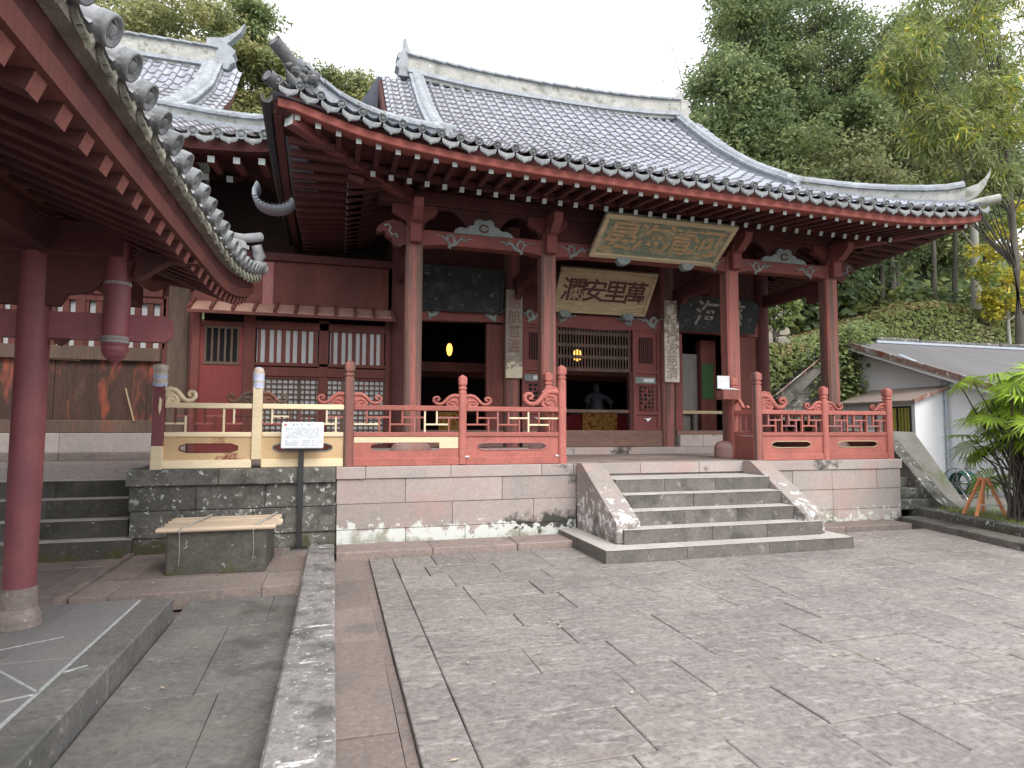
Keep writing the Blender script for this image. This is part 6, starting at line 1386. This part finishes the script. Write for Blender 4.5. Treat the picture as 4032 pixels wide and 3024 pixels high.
tag(b.build('tree_trunk', BARK_PALE), 'pale straight trunk, brightest of the bare trunks above the ivy bank', 'tree trunk', 'bare trunks above the ivy bank')
b = MB(); r_ = random.Random(9)     # tangled roots and vines at the right edge
for k in range(9):
    p = Vector((28.2+r_.uniform(-.6, .8), 19.2, 6.2)); pts = [p]
    for j in range(7): p = p+Vector((r_.uniform(-.5, .5), r_.uniform(-.1, .1), r_.uniform(.1, .6))); pts.append(p)
    b.tube(pts, [.09*(1-.1*j) for j in range(8)], 6)
tag(b.build('gnarled_vine', mk('brown_vine', (.20, .15, .11), (.13, .10, .08), 5, rough=.9)), 'tangled brown vine and roots at the right edge above the bank', 'vine')
# bare winter twigs against the sky
def bare(name, label, base, H_, seed, n=5, sp=.5, ma=BARK):
    r_ = random.Random(seed); b = MB()
    def grow(p, d, L_, rad, lv):
        q = p+d*L_; b.tube([p, (p+q)/2+rv(r_)*L_*.06, q], [rad, rad*.8, rad*.55], 5, cap=False)
        if lv: 
            for _ in range(r_.choice((2, 3, 3))): grow(q, (d+rv(r_)*sp).normalized(), L_*r_.uniform(.6, .8), rad*.55, lv-1)
    grow(Vector(base), Vector((0, 0, 1)), H_*.36, .07, n); return tag(b.build(name, ma), label, 'tree')
bare('bare_tree', 'leafless grey twiggy tree against the sky at the right end of the temple ridge', (16.6, 27, gz(16.6, 27)+6), 7.5, 4, 5, .55, BARK_PALE)
bare('bare_tree', 'brownish leafless twiggy tree between the two temple roofs', (-3.4, 26, gz(-3.4, 26)+4.5), 7.0, 8, 5, .6)
bare('bare_tree', 'pale brown twiggy shrub sprouting behind the right roof slope', (19.4, 20.8, gz(19.4, 20.8)+2.4), 4.2, 12, 5, .6, BARK_PALE)
# ================================================================ palm clump at the right edge
t = thing('palm_plant', 'bright green fan palm clump at the right edge of the garden', 'palm', (9.95, 6.75, .2))
st = MB(); lf = MB(); r_ = random.Random(77)
for k in range(115):
    a = r_.uniform(0, 6.28); rad = r_.uniform(.15, 1.05); zc = r_.uniform(.72 if math.cos(a) > -.2 else 1.15, 2.55)-.40*max(0, rad-.5)
    c = Vector((10.12+rad*math.cos(a), 6.75+rad*.9*math.sin(a), zc)); b0_ = Vector((9.95+r_.uniform(-.25, .25), 6.75+r_.uniform(-.2, .2), .2))
    st.tube([b0_, (b0_+c)/2+Vector((0, 0, .25)), c], [.02, .014, .008], 5)
    out = Vector((math.cos(a), math.sin(a), r_.uniform(-.2, .7))).normalized(); nn_ = (Vector((0, 0, 1))+out*.5+rv(r_)*.5).normalized(); out = (out-nn_*out.dot(nn_)).normalized(); sd_ = out.cross(nn_)
    R0 = r_.uniform(.30, .48); nf = 26
    for j in range(nf):
        th = R(-150+300*j/(nf-1)); d = out*math.cos(th)+sd_*math.sin(th); l_ = R0*(1-.18*abs(th)/2.6)*r_.uniform(.9, 1.05); wv = d.cross(nn_).normalized()*.017
        p1 = c+d*l_*.55-nn_*.01; p2 = c+d*l_-nn_*l_*r_.uniform(.12, .45)
        m_ = r_.choice((0, 0, 0, 1)); lf.add([c, p1+wv, p1-wv, p2], [(0, 1, 3, 2)], m_)
st.build('stem', BARK, t); lf.build('fronds', [LEAF_P, LEAF_Y], t)
b = MB(); r_ = random.Random(5)     # grass under the palm and along the kerb top
for _ in range(2600):
    y = r_.uniform(4.5, 8.2); x = kerb_x(y)+.72+abs(r_.gauss(0, .5)); h = r_.uniform(.03, .09); a = r_.uniform(0, 6.28)
    b.add([(x, y, .2), (x+.012, y, .2), (x+math.cos(a)*.03, y+math.sin(a)*.03, .2+h)], [(0, 1, 2)], r_.choice((0, 0, 1)))
stuff(b.build('grass', [LEAF_I, LEAF_P]))
b = MB(); r_ = random.Random(15)    # scattered fallen leaves
for _ in range(130):
    x, y = r_.uniform(-2.2, 9), r_.uniform(3, 8)
    z = .008 if x > .43 else (-.02 if y < 6.4 else .062)
    if -.27 < x < .05: z = .2
    d = Vector((r_.uniform(-1, 1), r_.uniform(-1, 1), 0)).normalized(); leafq(b, Vector((x, y, z+.004)), d, Vector((r_.uniform(-.2, .2), r_.uniform(-.2, .2), 1)).normalized(), r_.uniform(.02, .06), r_.uniform(.015, .03), r_.choice((0, 1, 1)))
stuff(b.build('fallen_leaves', [LEAF_DRY, BAMBOO]))
